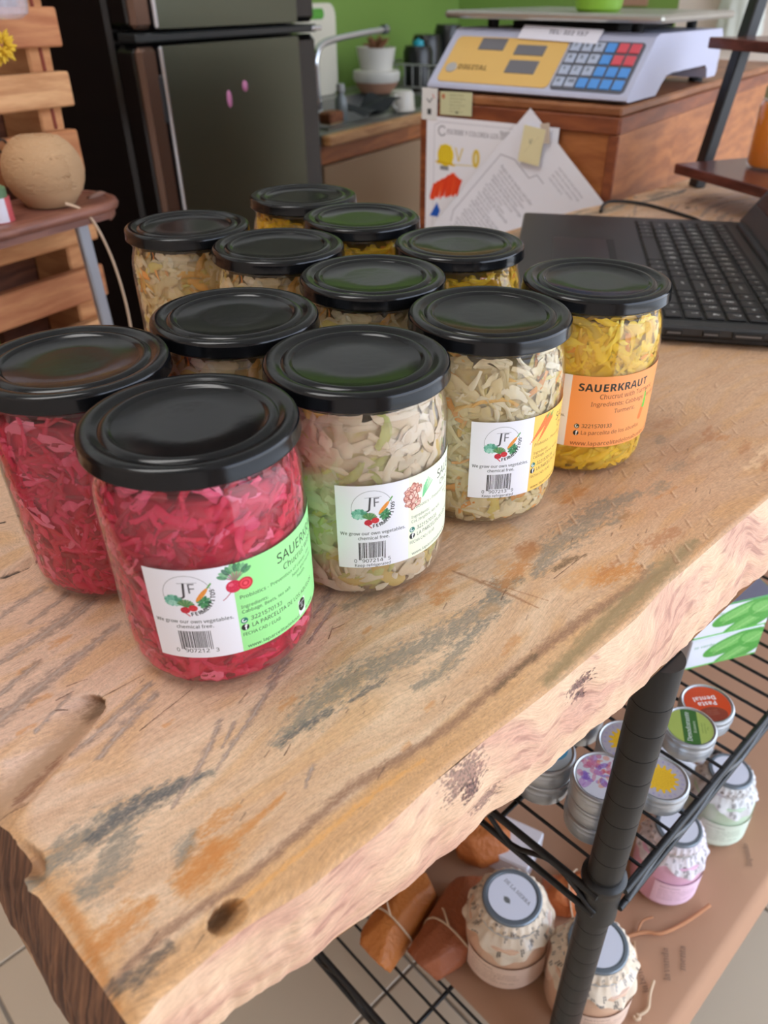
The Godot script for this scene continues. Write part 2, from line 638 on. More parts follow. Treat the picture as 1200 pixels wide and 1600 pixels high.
# ------------------------------------------------------------------ the slab
const FRONT_TOP := [Vector2(-0.02, 0.0), Vector2(0.005, 0.0), Vector2(0.0127, -0.0018), Vector2(0.042, -0.002), Vector2(0.080, 0.0032), Vector2(0.110, 0.0044), Vector2(0.155, 0.003), Vector2(0.243, 0.0062), Vector2(0.30, 0.0072), Vector2(0.35, 0.0038), Vector2(0.41, 0.0035), Vector2(0.48, 0.0038), Vector2(0.7, 0.010), Vector2(1.1, -0.004), Vector2(1.9, 0.006)]
const FRONT_LOW := [Vector2(-0.02, -0.012), Vector2(0.033, -0.0046), Vector2(0.0765, 0.0022), Vector2(0.13, 0.0083), Vector2(0.178, 0.0103), Vector2(0.211, 0.0132), Vector2(0.312, 0.0167), Vector2(0.368, 0.0174), Vector2(0.449, 0.0171), Vector2(0.48, 0.0194), Vector2(0.7, 0.02), Vector2(1.1, 0.008), Vector2(1.9, 0.016)]
const LEFT_TOP := [Vector2(0.0, 0.0), Vector2(0.0153, -0.0005), Vector2(0.045, -0.0015), Vector2(0.067, -0.0024), Vector2(0.076, -0.0047), Vector2(0.09, -0.001), Vector2(0.102, 0.0008), Vector2(0.13, -0.003), Vector2(0.3, 0.002), Vector2(0.6, -0.004)]
const FOOT := 0.845


func along(c: Array, x: float) -> float:
	for k in c.size() - 1:
		if x <= c[k + 1].x:
			var t: float = clampf((x - c[k].x) / (c[k + 1].x - c[k].x), 0.0, 1.0)
			return lerpf(c[k].y, c[k + 1].y, t * t * (3.0 - 2.0 * t))
	return c[c.size() - 1].y


func seg_d(x: float, z: float, pts: Array) -> float:
	var best := 1e9
	var v := Vector2(x, z)
	for k in pts.size() - 1:
		best = minf(best, v.distance_to(Geometry2D.get_closest_point_to_segment(v, pts[k], pts[k + 1])))
	return best


func slab_dip(x: float, z: float, n: FastNoiseLite) -> float:
	var d := n.get_noise_2d(x * 60.0, z * 260.0) * 0.00035
	if x < 0.1 and z > -0.19:
		var wob := n.get_noise_2d(x * 300.0 + 40.0, z * 300.0) * 0.0012
		var q := seg_d(x, z, [Vector2(0.0535, -0.1450), Vector2(0.040, -0.1390), Vector2(0.020, -0.1300), Vector2(-0.02, -0.113)]) + wob
		var wide := lerpf(0.0160, 0.0098, clampf(x / 0.055, 0.0, 1.0))
		if q < wide:
			var t := 1.0 - q / wide
			d -= lerpf(0.0042, 0.0082, clampf(x / 0.05, 0.0, 1.0)) * (1.0 - pow(clampf(1.0 - t, 0.0, 1.0), 2.4))
		q = Vector2((x - 0.0005) / 0.0052, (z + 0.0845) / 0.0115).length() + wob * 120.0
		if q < 1.0:
			d -= 0.0062 * (1.0 - pow(maxf(q, 0.0), 3.0))
		q = Vector2((x - 0.0450) / 0.0080, (z + 0.0092) / 0.0056).length() + wob * 90.0
		if q < 1.0:
			d -= 0.0095 * (1.0 - pow(maxf(q, 0.0), 4.0))
		# rounded corners by the saw
		d -= 0.002 * clampf(1.0 - x / 0.004, 0.0, 1.0)
	if x < 0.1 and z < -0.26 and z > -0.3:
		var g := seg_d(x, z, [Vector2(0.055, -0.282), Vector2(0.0702, -0.2781), Vector2(0.0769, -0.2776), Vector2(0.0892, -0.2817)])
		if g < 0.0026:
			d -= 0.006 * (1.0 - g / 0.0026)
	return d


# the worm holes run in under the surface: how far a point at depth d is carried sideways
func undercut(x: float, z: float, d: float) -> Vector2:
	if x > 0.1 or z < -0.19 or d < 0.0008:
		return Vector2.ZERO
	if Vector2((x - 0.0450) / 0.0080, (z + 0.0092) / 0.0056).length() < 1.3:
		return Vector2(-0.10, -0.62) * d
	if Vector2((x - 0.0005) / 0.0052, (z + 0.0845) / 0.0115).length() < 1.3:
		return Vector2(0.42, -0.15) * d
	if z < -0.105:
		return Vector2(0.9, -0.25) * d * clampf((x - 0.02) / 0.03, 0.0, 1.0)
	return Vector2.ZERO


func stain(px: PackedFloat32Array, w: int, h: int, pts: Array, wide: Array, c: Color, strength: float, n: FastNoiseLite, rag := 0.7, streak := 1.0) -> void:
	var s := w / 0.64
	var wm := 0.0
	for e in wide: wm = maxf(wm, e)
	var lo := Vector2(1e9, 1e9)
	var hi := -lo
	for p in pts:
		lo = lo.min(p)
		hi = hi.max(p)
	var x0 := maxi(int((lo.x - wm * 2.2) * s), 0)
	var x1 := mini(int((hi.x + wm * 2.2) * s), w - 1)
	var y0 := maxi(int((0.012 - hi.y - wm * 1.6) * s), 0)
	var y1 := mini(int((0.012 - lo.y + wm * 1.6) * s), h - 1)
	for y in range(y0, y1 + 1):
		var z := 0.012 - y / s
		for x in range(x0, x1 + 1):
			var X := x / s
			var best := 1e9
			var ww := 1.0
			for k in maxi(pts.size() - 1, 1):
				var a: Vector2 = pts[k]
				var b: Vector2 = pts[mini(k + 1, pts.size() - 1)]
				var ab := b - a
				var t := 0.0
				if ab.length_squared() > 0.0:
					t = clampf((Vector2(X, z) - a).dot(ab) / ab.length_squared(), 0.0, 1.0)
				var d := Vector2(X, z).distance_to(a + ab * t)
				var wk := lerpf(wide[mini(k, wide.size() - 1)], wide[mini(k + 1, wide.size() - 1)], t)
				if d / wk < best:
					best = d / wk
					ww = wk
			if best > 2.0:
				continue
			var fib := n.get_noise_2d(X * 240.0 + 500.0, z * 2300.0)
			var e := best + rag * (n.get_noise_2d(X * 110.0, z * 300.0) + 0.55 * n.get_noise_2d(X * 420.0 + 77.0, z * 1300.0) + 0.35 * fib)
			var al := clampf((1.0 - e) * 1.25, 0.0, 1.0) * strength
			al *= 1.0 - streak * 0.6 * clampf(fib * 1.4 + 0.25, 0.0, 1.0)
			if al > 0.0:
				var o := (y * w + x) * 3
				px[o] = lerpf(px[o], c.r, al)
				px[o + 1] = lerpf(px[o + 1], c.g, al)
				px[o + 2] = lerpf(px[o + 2], c.b, al)


func to_image(px: PackedFloat32Array, w: int, h: int) -> Image:
	var b := PackedByteArray()
	b.resize(w * h * 3)
	for k in w * h * 3:
		b[k] = int(clampf(px[k] * 255.0, 0.0, 255.0))
	return Image.create_from_data(w, h, false, Image.FORMAT_RGB8, b)


func slab_top_image() -> Image:
	var w := 2048
	var h := 1024
	var n := FastNoiseLite.new()
	n.seed = 11
	n.frequency = 1.0
	n.fractal_octaves = 3
	var n1 := FastNoiseLite.new()
	n1.seed = 5
	n1.frequency = 1.0
	n1.fractal_type = FastNoiseLite.FRACTAL_NONE
	var px := PackedFloat32Array()
	px.resize(w * h * 3)
	var s := w / 0.64
	var tan_ := rgb8(200, 162, 127)
	var pale := rgb8(216, 184, 152)
	var pink := rgb8(206, 170, 148)
	var amber := rgb8(200, 152, 102)
	var brown := rgb8(184, 140, 104)
	var speck := n1
	for y in h:
		var z := 0.012 - y / s
		for x in w:
			var X := x / s
			var bend := n1.get_noise_2d(X * 6.0, z * 11.0) * 0.014
			var zz := z + bend
			var big := n.get_noise_2d(X * 9.0, zz * 42.0)
			var fib := n1.get_noise_2d(X * 90.0, zz * 1500.0)
			var fine := speck.get_noise_2d(x * 0.55, y * 0.9)
			var c := tan_.lerp(pale, clampf(big * 1.1 + 0.42, 0.0, 1.0))
			c = c.lerp(pink, clampf((-z - 0.07) * 9.0, 0.0, 0.75) * clampf(1.2 - X * 3.6, 0.0, 1.0))
			c = c.lerp(brown, clampf((X - 0.30) * 5.0, 0.0, 0.55))
			c = c.lerp(amber, clampf(n1.get_noise_2d(X * 14.0 + 30.0, zz * 60.0) * 1.1 - 0.22, 0.0, 0.45))
			var rim := clampf((z + 0.0175 + n1.get_noise_2d(X * 20.0, 3.0) * 0.002) * 260.0, 0.0, 1.0) * clampf(1.3 - X * 2.2, 0.0, 1.0)
			c = c.lerp(amber, rim * 0.75)
			var endrim := clampf((0.012 + n1.get_noise_2d(4.0, z * 60.0) * 0.004 - X) * 160.0, 0.0, 1.0)
			c = c.lerp(amber, endrim * 0.55)
			var pore := clampf((n1.get_noise_2d(X * 52.0 + 9.0, zz * 2700.0) - 0.42) * 3.0, 0.0, 1.0)
			var g := 1.0 + fib * 0.05 + fine * 0.06 + n.get_noise_2d(X * 260.0, zz * 420.0) * 0.07 - pore * 0.13
			var o := (y * w + x) * 3
			px[o] = c.r * g
			px[o + 1] = c.g * g
			px[o + 2] = c.b * g
	var grey := rgb8(128, 120, 106)
	var dark := rgb8(88, 86, 84)
	var rust := rgb8(190, 122, 58)
	var bark := rgb8(140, 104, 80)
	var olive := rgb8(150, 128, 92)
	var streaks := rgb8(142, 120, 106)
	var V := func(a): # flat list to points
		var o := []
		for k in range(0, a.size(), 2): o.append(Vector2(a[k], a[k + 1]))
		return o
	# weathered grey and blue-black figure
	stain(px, w, h, V.call([0.0042, -0.0764, 0.0182, -0.0785, 0.0314, -0.0784, 0.0499, -0.0764, 0.0766, -0.0698]), [0.0062, 0.0105, 0.0110, 0.0085, 0.003], grey, 0.95, n)
	stain(px, w, h, V.call([0.024, -0.0765, 0.0420, -0.0785, 0.056, -0.075, 0.0736, -0.0715]), [0.0038, 0.006, 0.0048, 0.002], dark, 0.9, n)
	stain(px, w, h, V.call([0.013, -0.056, 0.0229, -0.0592, 0.0330, -0.068]), [0.0085, 0.0095, 0.008], grey, 0.9, n)
	stain(px, w, h, V.call([0.0433, -0.0405, 0.049, -0.0455, 0.0545, -0.0488]), [0.0028, 0.0058, 0.003], grey, 0.9, n)
	stain(px, w, h, V.call([0.1085, -0.0620, 0.1308, -0.0668, 0.1508, -0.0700, 0.1826, -0.0643, 0.2212, -0.0577, 0.2622, -0.0560]), [0.0045, 0.0098, 0.012, 0.010, 0.010, 0.008], grey, 0.85, n, 0.95)
	stain(px, w, h, V.call([0.1100, -0.0610, 0.1262, -0.0612, 0.1394, -0.0600]), [0.002, 0.003, 0.002], dark, 0.8, n)
	stain(px, w, h, V.call([0.150, -0.058, 0.170, -0.0565]), [0.002, 0.002], dark, 0.75, n)
	stain(px, w, h, V.call([0.1800, -0.0420, 0.1966, -0.0404, 0.2200, -0.0463, 0.2480, -0.0500]), [0.004, 0.0055, 0.0055, 0.004], grey, 0.82, n, 0.95)
	stain(px, w, h, V.call([0.255, -0.060, 0.272, -0.064, 0.285, -0.060]), [0.005, 0.008, 0.004], grey, 0.9, n, 1.0)
	stain(px, w, h, V.call([0.2950, -0.0560, 0.3213, -0.0646, 0.3445, -0.0660, 0.3869, -0.0685, 0.4189, -0.0629]), [0.005, 0.012, 0.013, 0.012, 0.005], grey, 0.8, n, 0.9)
	stain(px, w, h, V.call([0.3060, -0.0500, 0.3189, -0.0511, 0.3330, -0.0465]), [0.002, 0.0032, 0.0015], rgb8(104, 82, 58), 0.8, n)
	# rust and amber figure
	stain(px, w, h, V.call([0.0433, -0.0325, 0.0558, -0.0346]), [0.0095, 0.0105], rust, 0.95, n, 0.5, 0.5)
	stain(px, w, h, V.call([0.0558, -0.0346, 0.070, -0.0349, 0.0831, -0.0362, 0.094, -0.038]), [0.007, 0.0036, 0.0026, 0.001], rust, 0.8, n, 0.5)
	stain(px, w, h, V.call([0.0054, -0.0326, 0.0177, -0.0345, 0.0256, -0.0344]), [0.006, 0.0092, 0.0045], rust, 0.85, n, 0.6)
	stain(px, w, h, V.call([0.056, -0.0461, 0.0676, -0.0479, 0.0750, -0.047]), [0.0035, 0.0045, 0.002], rust, 0.7, n, 0.9)
	stain(px, w, h, V.call([-0.001, -0.010, 0.003, -0.035, 0.004, -0.06]), [0.0035, 0.004, 0.003], rust, 0.7, n, 0.6)
	stain(px, w, h, V.call([0.3121, -0.0279, 0.326, -0.026, 0.3441, -0.0174]), [0.006, 0.010, 0.005], rust, 0.85, n, 0.8)
	stain(px, w, h, V.call([0.345, -0.022, 0.366, -0.028]), [0.003, 0.0035], rust, 0.5, n, 0.8)
	stain(px, w, h, V.call([0.3050, -0.0721, 0.3140, -0.0741]), [0.0072, 0.0082], rgb8(172, 116, 68), 0.85, n, 0.3, 0.4)
	for q in [[0.0566, -0.1296, 0.0022], [0.0784, -0.1082, 0.0016], [0.0397, -0.166, 0.003], [0.19, -0.0901, 0.0018], [0.1263, -0.0782, 0.0026], [0.2181, -0.0965, 0.003], [0.1494, -0.0182, 0.0016], [0.0454, -0.191, 0.003], [0.245, -0.088, 0.005], [0.262, -0.094, 0.004], [0.028, -0.152, 0.002], [0.066, -0.199, 0.003], [0.175, -0.028, 0.002]]:
		stain(px, w, h, [Vector2(q[0] - q[2] * 1.5, q[1]), Vector2(q[0] + q[2] * 1.5, q[1] - q[2] * 0.4)], [q[2]], rgb8(194, 132, 76), 0.6, n, 0.9, 0.4)
	# dark heartwood line that runs beside the live edge
	stain(px, w, h, V.call([0.0, -0.0165, 0.0232, -0.0207, 0.0597, -0.0169, 0.0977, -0.0184, 0.117, -0.0197, 0.149, -0.0151, 0.1736, -0.0126, 0.2189, -0.0146, 0.2761, -0.0131, 0.3311, -0.0083, 0.36, -0.003]), [0.0030, 0.0032, 0.0030, 0.0036, 0.0044, 0.0040, 0.0036, 0.0044, 0.0048, 0.004, 0.001], bark, 0.88, n, 0.45, 0.8)
	stain(px, w, h, V.call([0.0030, -0.0150, 0.0097, -0.0129, 0.0236, -0.0144]), [0.0045, 0.0060, 0.0035], rgb8(96, 82, 70), 0.88, n, 0.7)
	stain(px, w, h, V.call([0.2061, -0.0126, 0.2400, -0.0136]), [0.002, 0.0022], rgb8(104, 82, 58), 0.7, n, 0.6)
	stain(px, w, h, V.call([0.230, 0.002, 0.270, -0.001, 0.3100, -0.0029, 0.3657, -0.0048, 0.3950, -0.0060]), [0.005, 0.007, 0.009, 0.009, 0.005], olive, 0.95, n, 0.4, 0.5)
	stain(px, w, h, V.call([0.050, -0.0105, 0.085, -0.010, 0.120, -0.0105, 0.1500, -0.0075]), [0.0012, 0.002, 0.0024, 0.001], rgb8(222, 160, 88), 0.7, n, 0.6)
	# raised, silvery grain at the left
	for q in [[[0.005, -0.162, 0.0216, -0.1672, 0.055, -0.1784, 0.0941, -0.1897], 0.0030], [[0.0363, -0.2051, 0.0626, -0.2112, 0.0912, -0.2205], 0.0028], [[0.0503, -0.2414, 0.0765, -0.2493], 0.0022], [[0.0711, -0.2086, 0.0941, -0.2177], 0.0014],
			[[0.037, -0.123, 0.0577, -0.1285, 0.0845, -0.1377], 0.0016], [[0.0448, -0.1123, 0.0643, -0.1221, 0.0821, -0.1291], 0.0019], [[0.0804, -0.07, 0.1126, -0.0858, 0.1451, -0.103], 0.0013], [[0.1694, -0.1175, 0.1992, -0.1311], 0.0016], [[0.1298, -0.0988, 0.1621, -0.1138], 0.0012],
			[[0.055, -0.066, 0.078, -0.078, 0.096, -0.092], 0.0012], [[0.088, -0.078, 0.101, -0.087], 0.0008], [[0.102, -0.034, 0.112, -0.041], 0.0009], [[0.02, -0.18, 0.05, -0.192], 0.0016], [[0.06, -0.225, 0.09, -0.236], 0.0016], [[0.03, -0.148, 0.052, -0.158], 0.001], [[0.16, -0.105, 0.19, -0.119], 0.001]]:
		stain(px, w, h, V.call(q[0]), [q[1] * 1.1, q[1] * 2.0, q[1] * 1.8, q[1] * 0.9], streaks, 0.95, n, 0.75, 0.8)
		stain(px, w, h, V.call(q[0]), [q[1] * 0.25, q[1] * 0.45, q[1] * 0.3], rgb8(196, 176, 160), 0.6, n, 1.2, 1.0)
	# hollows: dirt inside, with the shade of their deep walls painted in
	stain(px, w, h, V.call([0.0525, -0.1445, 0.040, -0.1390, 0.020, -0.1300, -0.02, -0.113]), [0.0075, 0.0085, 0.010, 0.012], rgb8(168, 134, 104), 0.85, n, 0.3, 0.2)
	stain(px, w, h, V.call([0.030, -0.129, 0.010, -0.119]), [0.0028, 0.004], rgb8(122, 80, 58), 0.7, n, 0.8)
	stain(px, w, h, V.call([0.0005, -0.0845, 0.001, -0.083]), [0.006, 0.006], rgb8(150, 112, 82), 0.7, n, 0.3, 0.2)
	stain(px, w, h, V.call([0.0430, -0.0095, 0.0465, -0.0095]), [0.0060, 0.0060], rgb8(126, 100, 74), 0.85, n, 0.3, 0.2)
	stain(px, w, h, V.call([0.0500, -0.1440, 0.0580, -0.1470]), [0.0055, 0.0050], rgb8(112, 84, 62), 0.85, n, 0.4, 0.3)  # shade in the deep tip painted dark, along with its dirt
	# checks and knife marks
	for q in [[0.0606, -0.1461, 0.0862, -0.1459, 0.0005], [0.0659, -0.114, 0.0978, -0.1197, 0.0005], [0.046, -0.160, 0.055, -0.160, 0.0006], [0.054, -0.1655, 0.0635, -0.163, 0.0006], [0.043, -0.154, 0.046, -0.152, 0.0006], [-0.004, -0.118, 0.012, -0.113, 0.0006],
			[0.17, -0.1, 0.178, -0.106, 0.0005], [0.1765, -0.1045, 0.184, -0.103, 0.0005], [0.106, -0.0545, 0.112, -0.0575, 0.0006], [0.262, -0.0555, 0.274, -0.0605, 0.0008], [0.30, -0.046, 0.334, -0.047, 0.0005]]:
		stain(px, w, h, [Vector2(q[0], q[1]), Vector2(q[2], q[3])], [q[4] * 0.75, q[4] * 0.45], rgb8(74, 50, 36), 0.85, n, 0.5, 0.2)
	stain(px, w, h, V.call([0.055, -0.282, 0.0702, -0.2781, 0.0769, -0.2776, 0.0892, -0.2817]), [0.0022, 0.0022, 0.001], rgb8(48, 34, 24), 0.95, n, 0.4, 0.0)
	stain(px, w, h, V.call([0.262, -0.093, 0.268, -0.065, 0.272, -0.036]), [0.0012, 0.002, 0.0008], rgb8(150, 104, 70), 0.7, n, 0.5, 0.2)
	stain(px, w, h, V.call([0.268, -0.075, 0.281, -0.036]), [0.0012, 0.0006], rgb8(150, 104, 70), 0.6, n, 0.5, 0.2)
	rng.seed = 45
	for k in 46:   # blotchy colour towards the right
		var X := rng.randf_range(0.19, 0.56)
		var Z := rng.randf_range(-0.125, -0.008)
		var L := rng.randf_range(0.006, 0.024)
		var ww := rng.randf_range(0.0016, 0.0058)
		stain(px, w, h, [Vector2(X, Z), Vector2(X + L, Z + rng.randf_range(-0.004, 0.004))], [ww, ww * 1.2], [rgb8(186, 120, 62), rgb8(138, 124, 104), rgb8(226, 190, 150), rgb8(168, 112, 72), rgb8(204, 150, 96)][k % 5], rng.randf_range(0.35, 0.7), n, 1.0, 0.5)
	rng.seed = 44
	for k in 44:   # saw scuffs across the grain at the right: lit lip and shaded furrow painted side by side
		var X := rng.randf_range(0.34, 0.62)
		var Z := rng.randf_range(-0.125, -0.006)
		var L := rng.randf_range(0.004, 0.013)
		var dir := Vector2(-0.62, 0.78).rotated(rng.randf_range(-0.12, 0.12)) * L
		stain(px, w, h, [Vector2(X, Z), Vector2(X, Z) + dir], [0.0006, 0.0014, 0.0005], rgb8(140, 100, 70), 0.5, n, 0.8, 0.2)
		stain(px, w, h, [Vector2(X + 0.0018, Z), Vector2(X + 0.0018, Z) + dir], [0.0005, 0.0013, 0.0004], rgb8(222, 188, 154), 0.5, n, 0.8, 0.2)
	for k in 70:   # short dark pores and specks
		var X := rng.randf_range(0.0, 0.6)
		var Z := rng.randf_range(-0.25, 0.0)
		var L := rng.randf_range(0.001, 0.007)
		stain(px, w, h, [Vector2(X, Z), Vector2(X + L, Z - L * 0.4)], [0.0004, 0.0005], rgb8(96, 74, 58), 0.6, n, 0.5, 0.3)
	return to_image(px, w, h)


func slab_edge_image() -> Image:
	var w := 2048
	var h := 224
	var n := FastNoiseLite.new()
	n.seed = 23
	n.frequency = 1.0
	n.fractal_octaves = 3
	var px := PackedFloat32Array()
	px.resize(w * h * 3)
	var pale := rgb8(228, 189, 154)
	var pink := rgb8(212, 164, 138)
	var mauve := rgb8(176, 128, 108)
	for y in h:
		var t := float(y) / h
		for x in w:
			var X := x / 2048.0 * 0.64
			var slant := t + X * 1.0 + n.get_noise_2d(X * 9.0, 8.0) * 0.5
			var a := n.get_noise_2d(X * 11.0, slant * 1.6)
			var b := n.get_noise_2d(X * 34.0 + 40.0, slant * 9.0)
			var f := n.get_noise_2d(X * 90.0, slant * 46.0 + 9.0)
			var c := pale.lerp(pink, clampf(a * 1.6 + 0.34, 0.0, 1.0))
			c = c.lerp(mauve, clampf(b * 1.5 + a * 0.9 - 0.40, 0.0, 0.7))
			var g := 1.0 + f * 0.11 + n.get_noise_2d(X * 400.0, t * 90.0) * 0.05
			var o := (y * w + x) * 3
			px[o] = c.r * g
			px[o + 1] = c.g * g
			px[o + 2] = c.b * g
	for k in [[0.149, 0.176, 0.14, 0.030, 0.55], [0.158, 0.170, 0.30, 0.016, 0.8], [0.240, 0.262, 0.20, 0.012, 0.8], [0.246, 0.256, 0.34, 0.01, 0.8], [0.165, 0.185, 0.62, 0.02, 0.5]]:
		var cols := [rgb8(120, 84, 76), rgb8(66, 50, 46)]
		for y in h:
			for x in range(int(k[0] / 0.64 * w) - 60, int(k[1] / 0.64 * w) + 60):
				var X := x / 2048.0 * 0.64
				var d := maxf(absf(X - (k[0] + k[1]) * 0.5) / ((k[1] - k[0]) * 0.5), absf(float(y) / h - k[2]) / (k[3] * 5.0))
				d += n.get_noise_2d(X * 240.0, float(y) / h * 24.0) * 0.9
				if d < 1.0:
					var o := (y * w + x) * 3
					var c: Color = cols[1 if n.get_noise_2d(X * 500.0, y * 0.11) > 0.12 else 0]
					var al: float = clampf((1.0 - d) * 2.5, 0.0, 1.0) * k[4]
					px[o] = lerpf(px[o], c.r, al)
					px[o + 1] = lerpf(px[o + 1], c.g, al)
					px[o + 2] = lerpf(px[o + 2], c.b, al)
	return to_image(px, w, h)


func fold(v: float) -> float:   # mirrored repeat of 0..1
	v = fposmod(v, 2.0)
	return v if v <= 1.0 else 2.0 - v


func make_slab() -> void:
	var n := FastNoiseLite.new()
	n.seed = 3
	n.frequency = 1.0
	n.fractal_octaves = 4
	var o := thing("wooden_slab", "thick live-edge wooden slab tabletop with worm hollows carrying the jars and the laptop", "table slab", Vector3.ZERO)
	var xs := PackedFloat32Array()
	var x := 0.0
	while x < 1.9:
		xs.append(x)
		x += 0.0010 if x < 0.075 else 0.003 if x < 0.6 else 0.05
	xs.append(1.9)
	var zs := PackedFloat32Array()
	var z := 0.0
	while z > -0.58:
		zs.append(z)
		z -= 0.0010 if z > -0.022 else 0.0014 if z > -0.165 else 0.003 if z > -0.3 else 0.02
	zs.append(-0.58)
	var P := PackedVector3Array()
	var U := PackedVector2Array()
	for zz in zs:
		var xl := along(LEFT_TOP, -zz)
		for xx in xs:
			var X := xx + xl * maxf(0.0, 1.0 - xx / 0.03)
			var Z := zz + along(FRONT_TOP, xx) * maxf(0.0, 1.0 + zz / 0.05) + (0.012 * n.get_noise_2d(xx * 5.0, 7.0) * clampf((-zz - 0.5) / 0.08, 0.0, 1.0))
			var edge := 0.0016 * pow(clampf(1.0 + zz / 0.003, 0.0, 1.0), 2.0)
			var dip := slab_dip(X, Z, n)
			var side := undercut(X, Z, -dip)
			P.append(Vector3(X + side.x, SLAB_TOP + dip - edge, Z + side.y))
			U.append(Vector2(fold(X / 0.64), fold((0.012 - Z) / 0.32)))
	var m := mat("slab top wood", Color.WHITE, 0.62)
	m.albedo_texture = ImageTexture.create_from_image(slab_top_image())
	m.texture_repeat = false
	m.uv1_triplanar = false
	bumpy(m, m.albedo_texture, 0.06)
	var nu := xs.size()
	var nv := zs.size()
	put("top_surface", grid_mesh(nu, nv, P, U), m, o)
	# live edge along the front
	var E := PackedVector3Array()
	var EU := PackedVector2Array()
	var rows := 26
	for j in rows:
		var t := 1.0 - float(j) / (rows - 1)      # 1 at the foot
		for i in nu:
			var top := P[i]
			var lo := Vector3(xs[i] + (P[i].x - xs[i]) - 0.014 * maxf(0.0, 1.0 - xs[i] / 0.02), FOOT + n.get_noise_2d(xs[i] * 16.0, 2.0) * 0.0018, along(FRONT_LOW, xs[i]) + n.get_noise_2d(xs[i] * 40.0, 5.0) * 0.002)
			var q := top.lerp(lo, t)
			var mid := sin(PI * t)
			var rough := n.get_noise_2d(xs[i] * 18.0, t * 2.0 + xs[i] * 5.0 + 50.0) * 0.0026 + n.get_noise_2d(xs[i] * 60.0, t * 12.0 + xs[i] * 36.0) * 0.0009
			var lump_ := 0.0025 * exp(-pow((xs[i] - 0.162) / 0.012, 2.0)) * exp(-pow((t - 0.25) / 0.2, 2.0)) - 0.002 * exp(-pow((xs[i] - 0.25) / 0.01, 2.0)) * exp(-pow((t - 0.3) / 0.18, 2.0))
			q.z += mid * (0.0035 + rough * 1.3) + lump_
			E.append(q)
			EU.append(Vector2(fold(xs[i] / 0.64), t))
	var em := mat("live edge wood", Color.WHITE, 0.7)
	em.albedo_texture = ImageTexture.create_from_image(slab_edge_image())
	em.texture_repeat = false
	bumpy(em, em.albedo_texture, 0.12)
	put("live_edge", grid_mesh(nu, rows, E, EU), em, o)
	# sawn end
	var F := PackedVector3Array()
	var er := rows
	for j in er:
		var t := 1.0 - float(j) / (er - 1)
		for i in range(nv - 1, -1, -1):
			var top := P[i * nu]
			var lo := Vector3(-0.0138 + n.get_noise_2d(top.z * 30.0, 11.0) * 0.0015, FOOT + n.get_noise_2d(xs[0] * 16.0, 2.0) * 0.0018, top.z)
			if i == 0:
				lo = E[0]
			var q := top.lerp(lo, t) if i > 0 else E[j * nu]
			q.x -= sin(PI * t) * (0.0022 + n.get_noise_2d(top.z * 80.0, t * 2.0) * 0.0012 + n.get_noise_2d(top.z * 300.0, t * 2.5) * 0.0008) * (1.0 if i > 0 else 0.0)
			F.append(q)
	var endm := mat("sawn end grain", Color.WHITE, 0.8)
	endm.albedo_texture = wood_tex(61, rgb8(140, 98, 70), rgb8(70, 46, 34), 0.16, 0.01, 256, 256)
	endm.uv1_triplanar = true
	endm.uv1_scale = Vector3(9, 9, 9)
	bumpy(endm, endm.albedo_texture, 0.1)
	# grain stands upright on the end: turn the texture by giving it its own coordinates
	endm.uv1_triplanar = false
	endm.uv1_scale = Vector3.ONE
	var FU := PackedVector2Array()
	for q in F:
		FU.append(Vector2((q.y - FOOT) * 5.0, q.z * 9.0))
	put("sawn_end", grid_mesh(nv, er, F, FU), endm, o)
	# underside, back and far end
	var s := nst()
	var bx := PackedFloat32Array([-0.0138, 0.1, 0.3, 0.5, 1.0, 1.9])
	for k in bx.size() - 1:
		face(s, [Vector3(bx[k], FOOT, along(FRONT_LOW, bx[k])), Vector3(bx[k + 1], FOOT, along(FRONT_LOW, bx[k + 1])), Vector3(bx[k + 1], FOOT, -0.58), Vector3(bx[k], FOOT, -0.58)], Vector3.DOWN)
	for i in nu - 1:
		var a := P[(nv - 1) * nu + i]
		var b := P[(nv - 1) * nu + i + 1]
		face(s, [a, b, Vector3(b.x, FOOT, -0.58), Vector3(a.x, FOOT, -0.58)], Vector3.FORWARD)
	for j in nv - 1:
		var a := P[j * nu + nu - 1]
		var b := P[(j + 1) * nu + nu - 1]
		face(s, [a, b, Vector3(1.9, FOOT, b.z), Vector3(1.9, FOOT, a.z)], Vector3.RIGHT)
	part("underside", s, wood_mat("slab underside wood", 62, rgb8(190, 150, 112), rgb8(130, 94, 66)), o)


# ------------------------------------------------------------------ the jars
const JAR_GLASS := [Vector2(0.0, 0.0035), Vector2(0.032, 0.0030), Vector2(0.0385, 0.0), Vector2(0.0420, 0.0004), Vector2(0.0458, 0.0032), Vector2(0.0482, 0.0080), Vector2(0.0491, 0.0145), Vector2(0.0494, 0.030), Vector2(0.0494, 0.092), Vector2(0.0490, 0.100), Vector2(0.0478, 0.1065), Vector2(0.0462, 0.1110), Vector2(0.0456, 0.1150), Vector2(0.0468, 0.1165), Vector2(0.0468, 0.1180), Vector2(0.0460, 0.1195), Vector2(0.0460, 0.1225)]
const JAR_LID := [Vector2(0.0470, 0.1200), Vector2(0.0494, 0.1195), Vector2(0.0503, 0.1203), Vector2(0.0503, 0.1212), Vector2(0.0499, 0.1220), Vector2(0.0499, 0.1262), Vector2(0.0495, 0.1276), Vector2(0.0484, 0.1287), Vector2(0.0466, 0.1292), Vector2(0.0445, 0.1291), Vector2(0.0425, 0.1286), Vector2(0.0412, 0.1277), Vector2(0.0402, 0.1275), Vector2(0.0392, 0.1283), Vector2(0.0372, 0.1287), Vector2(0.0355, 0.1284), Vector2(0.0345, 0.1275), Vector2(0.0338, 0.1271), Vector2(0.018, 0.1272), Vector2(0.0, 0.1273)]
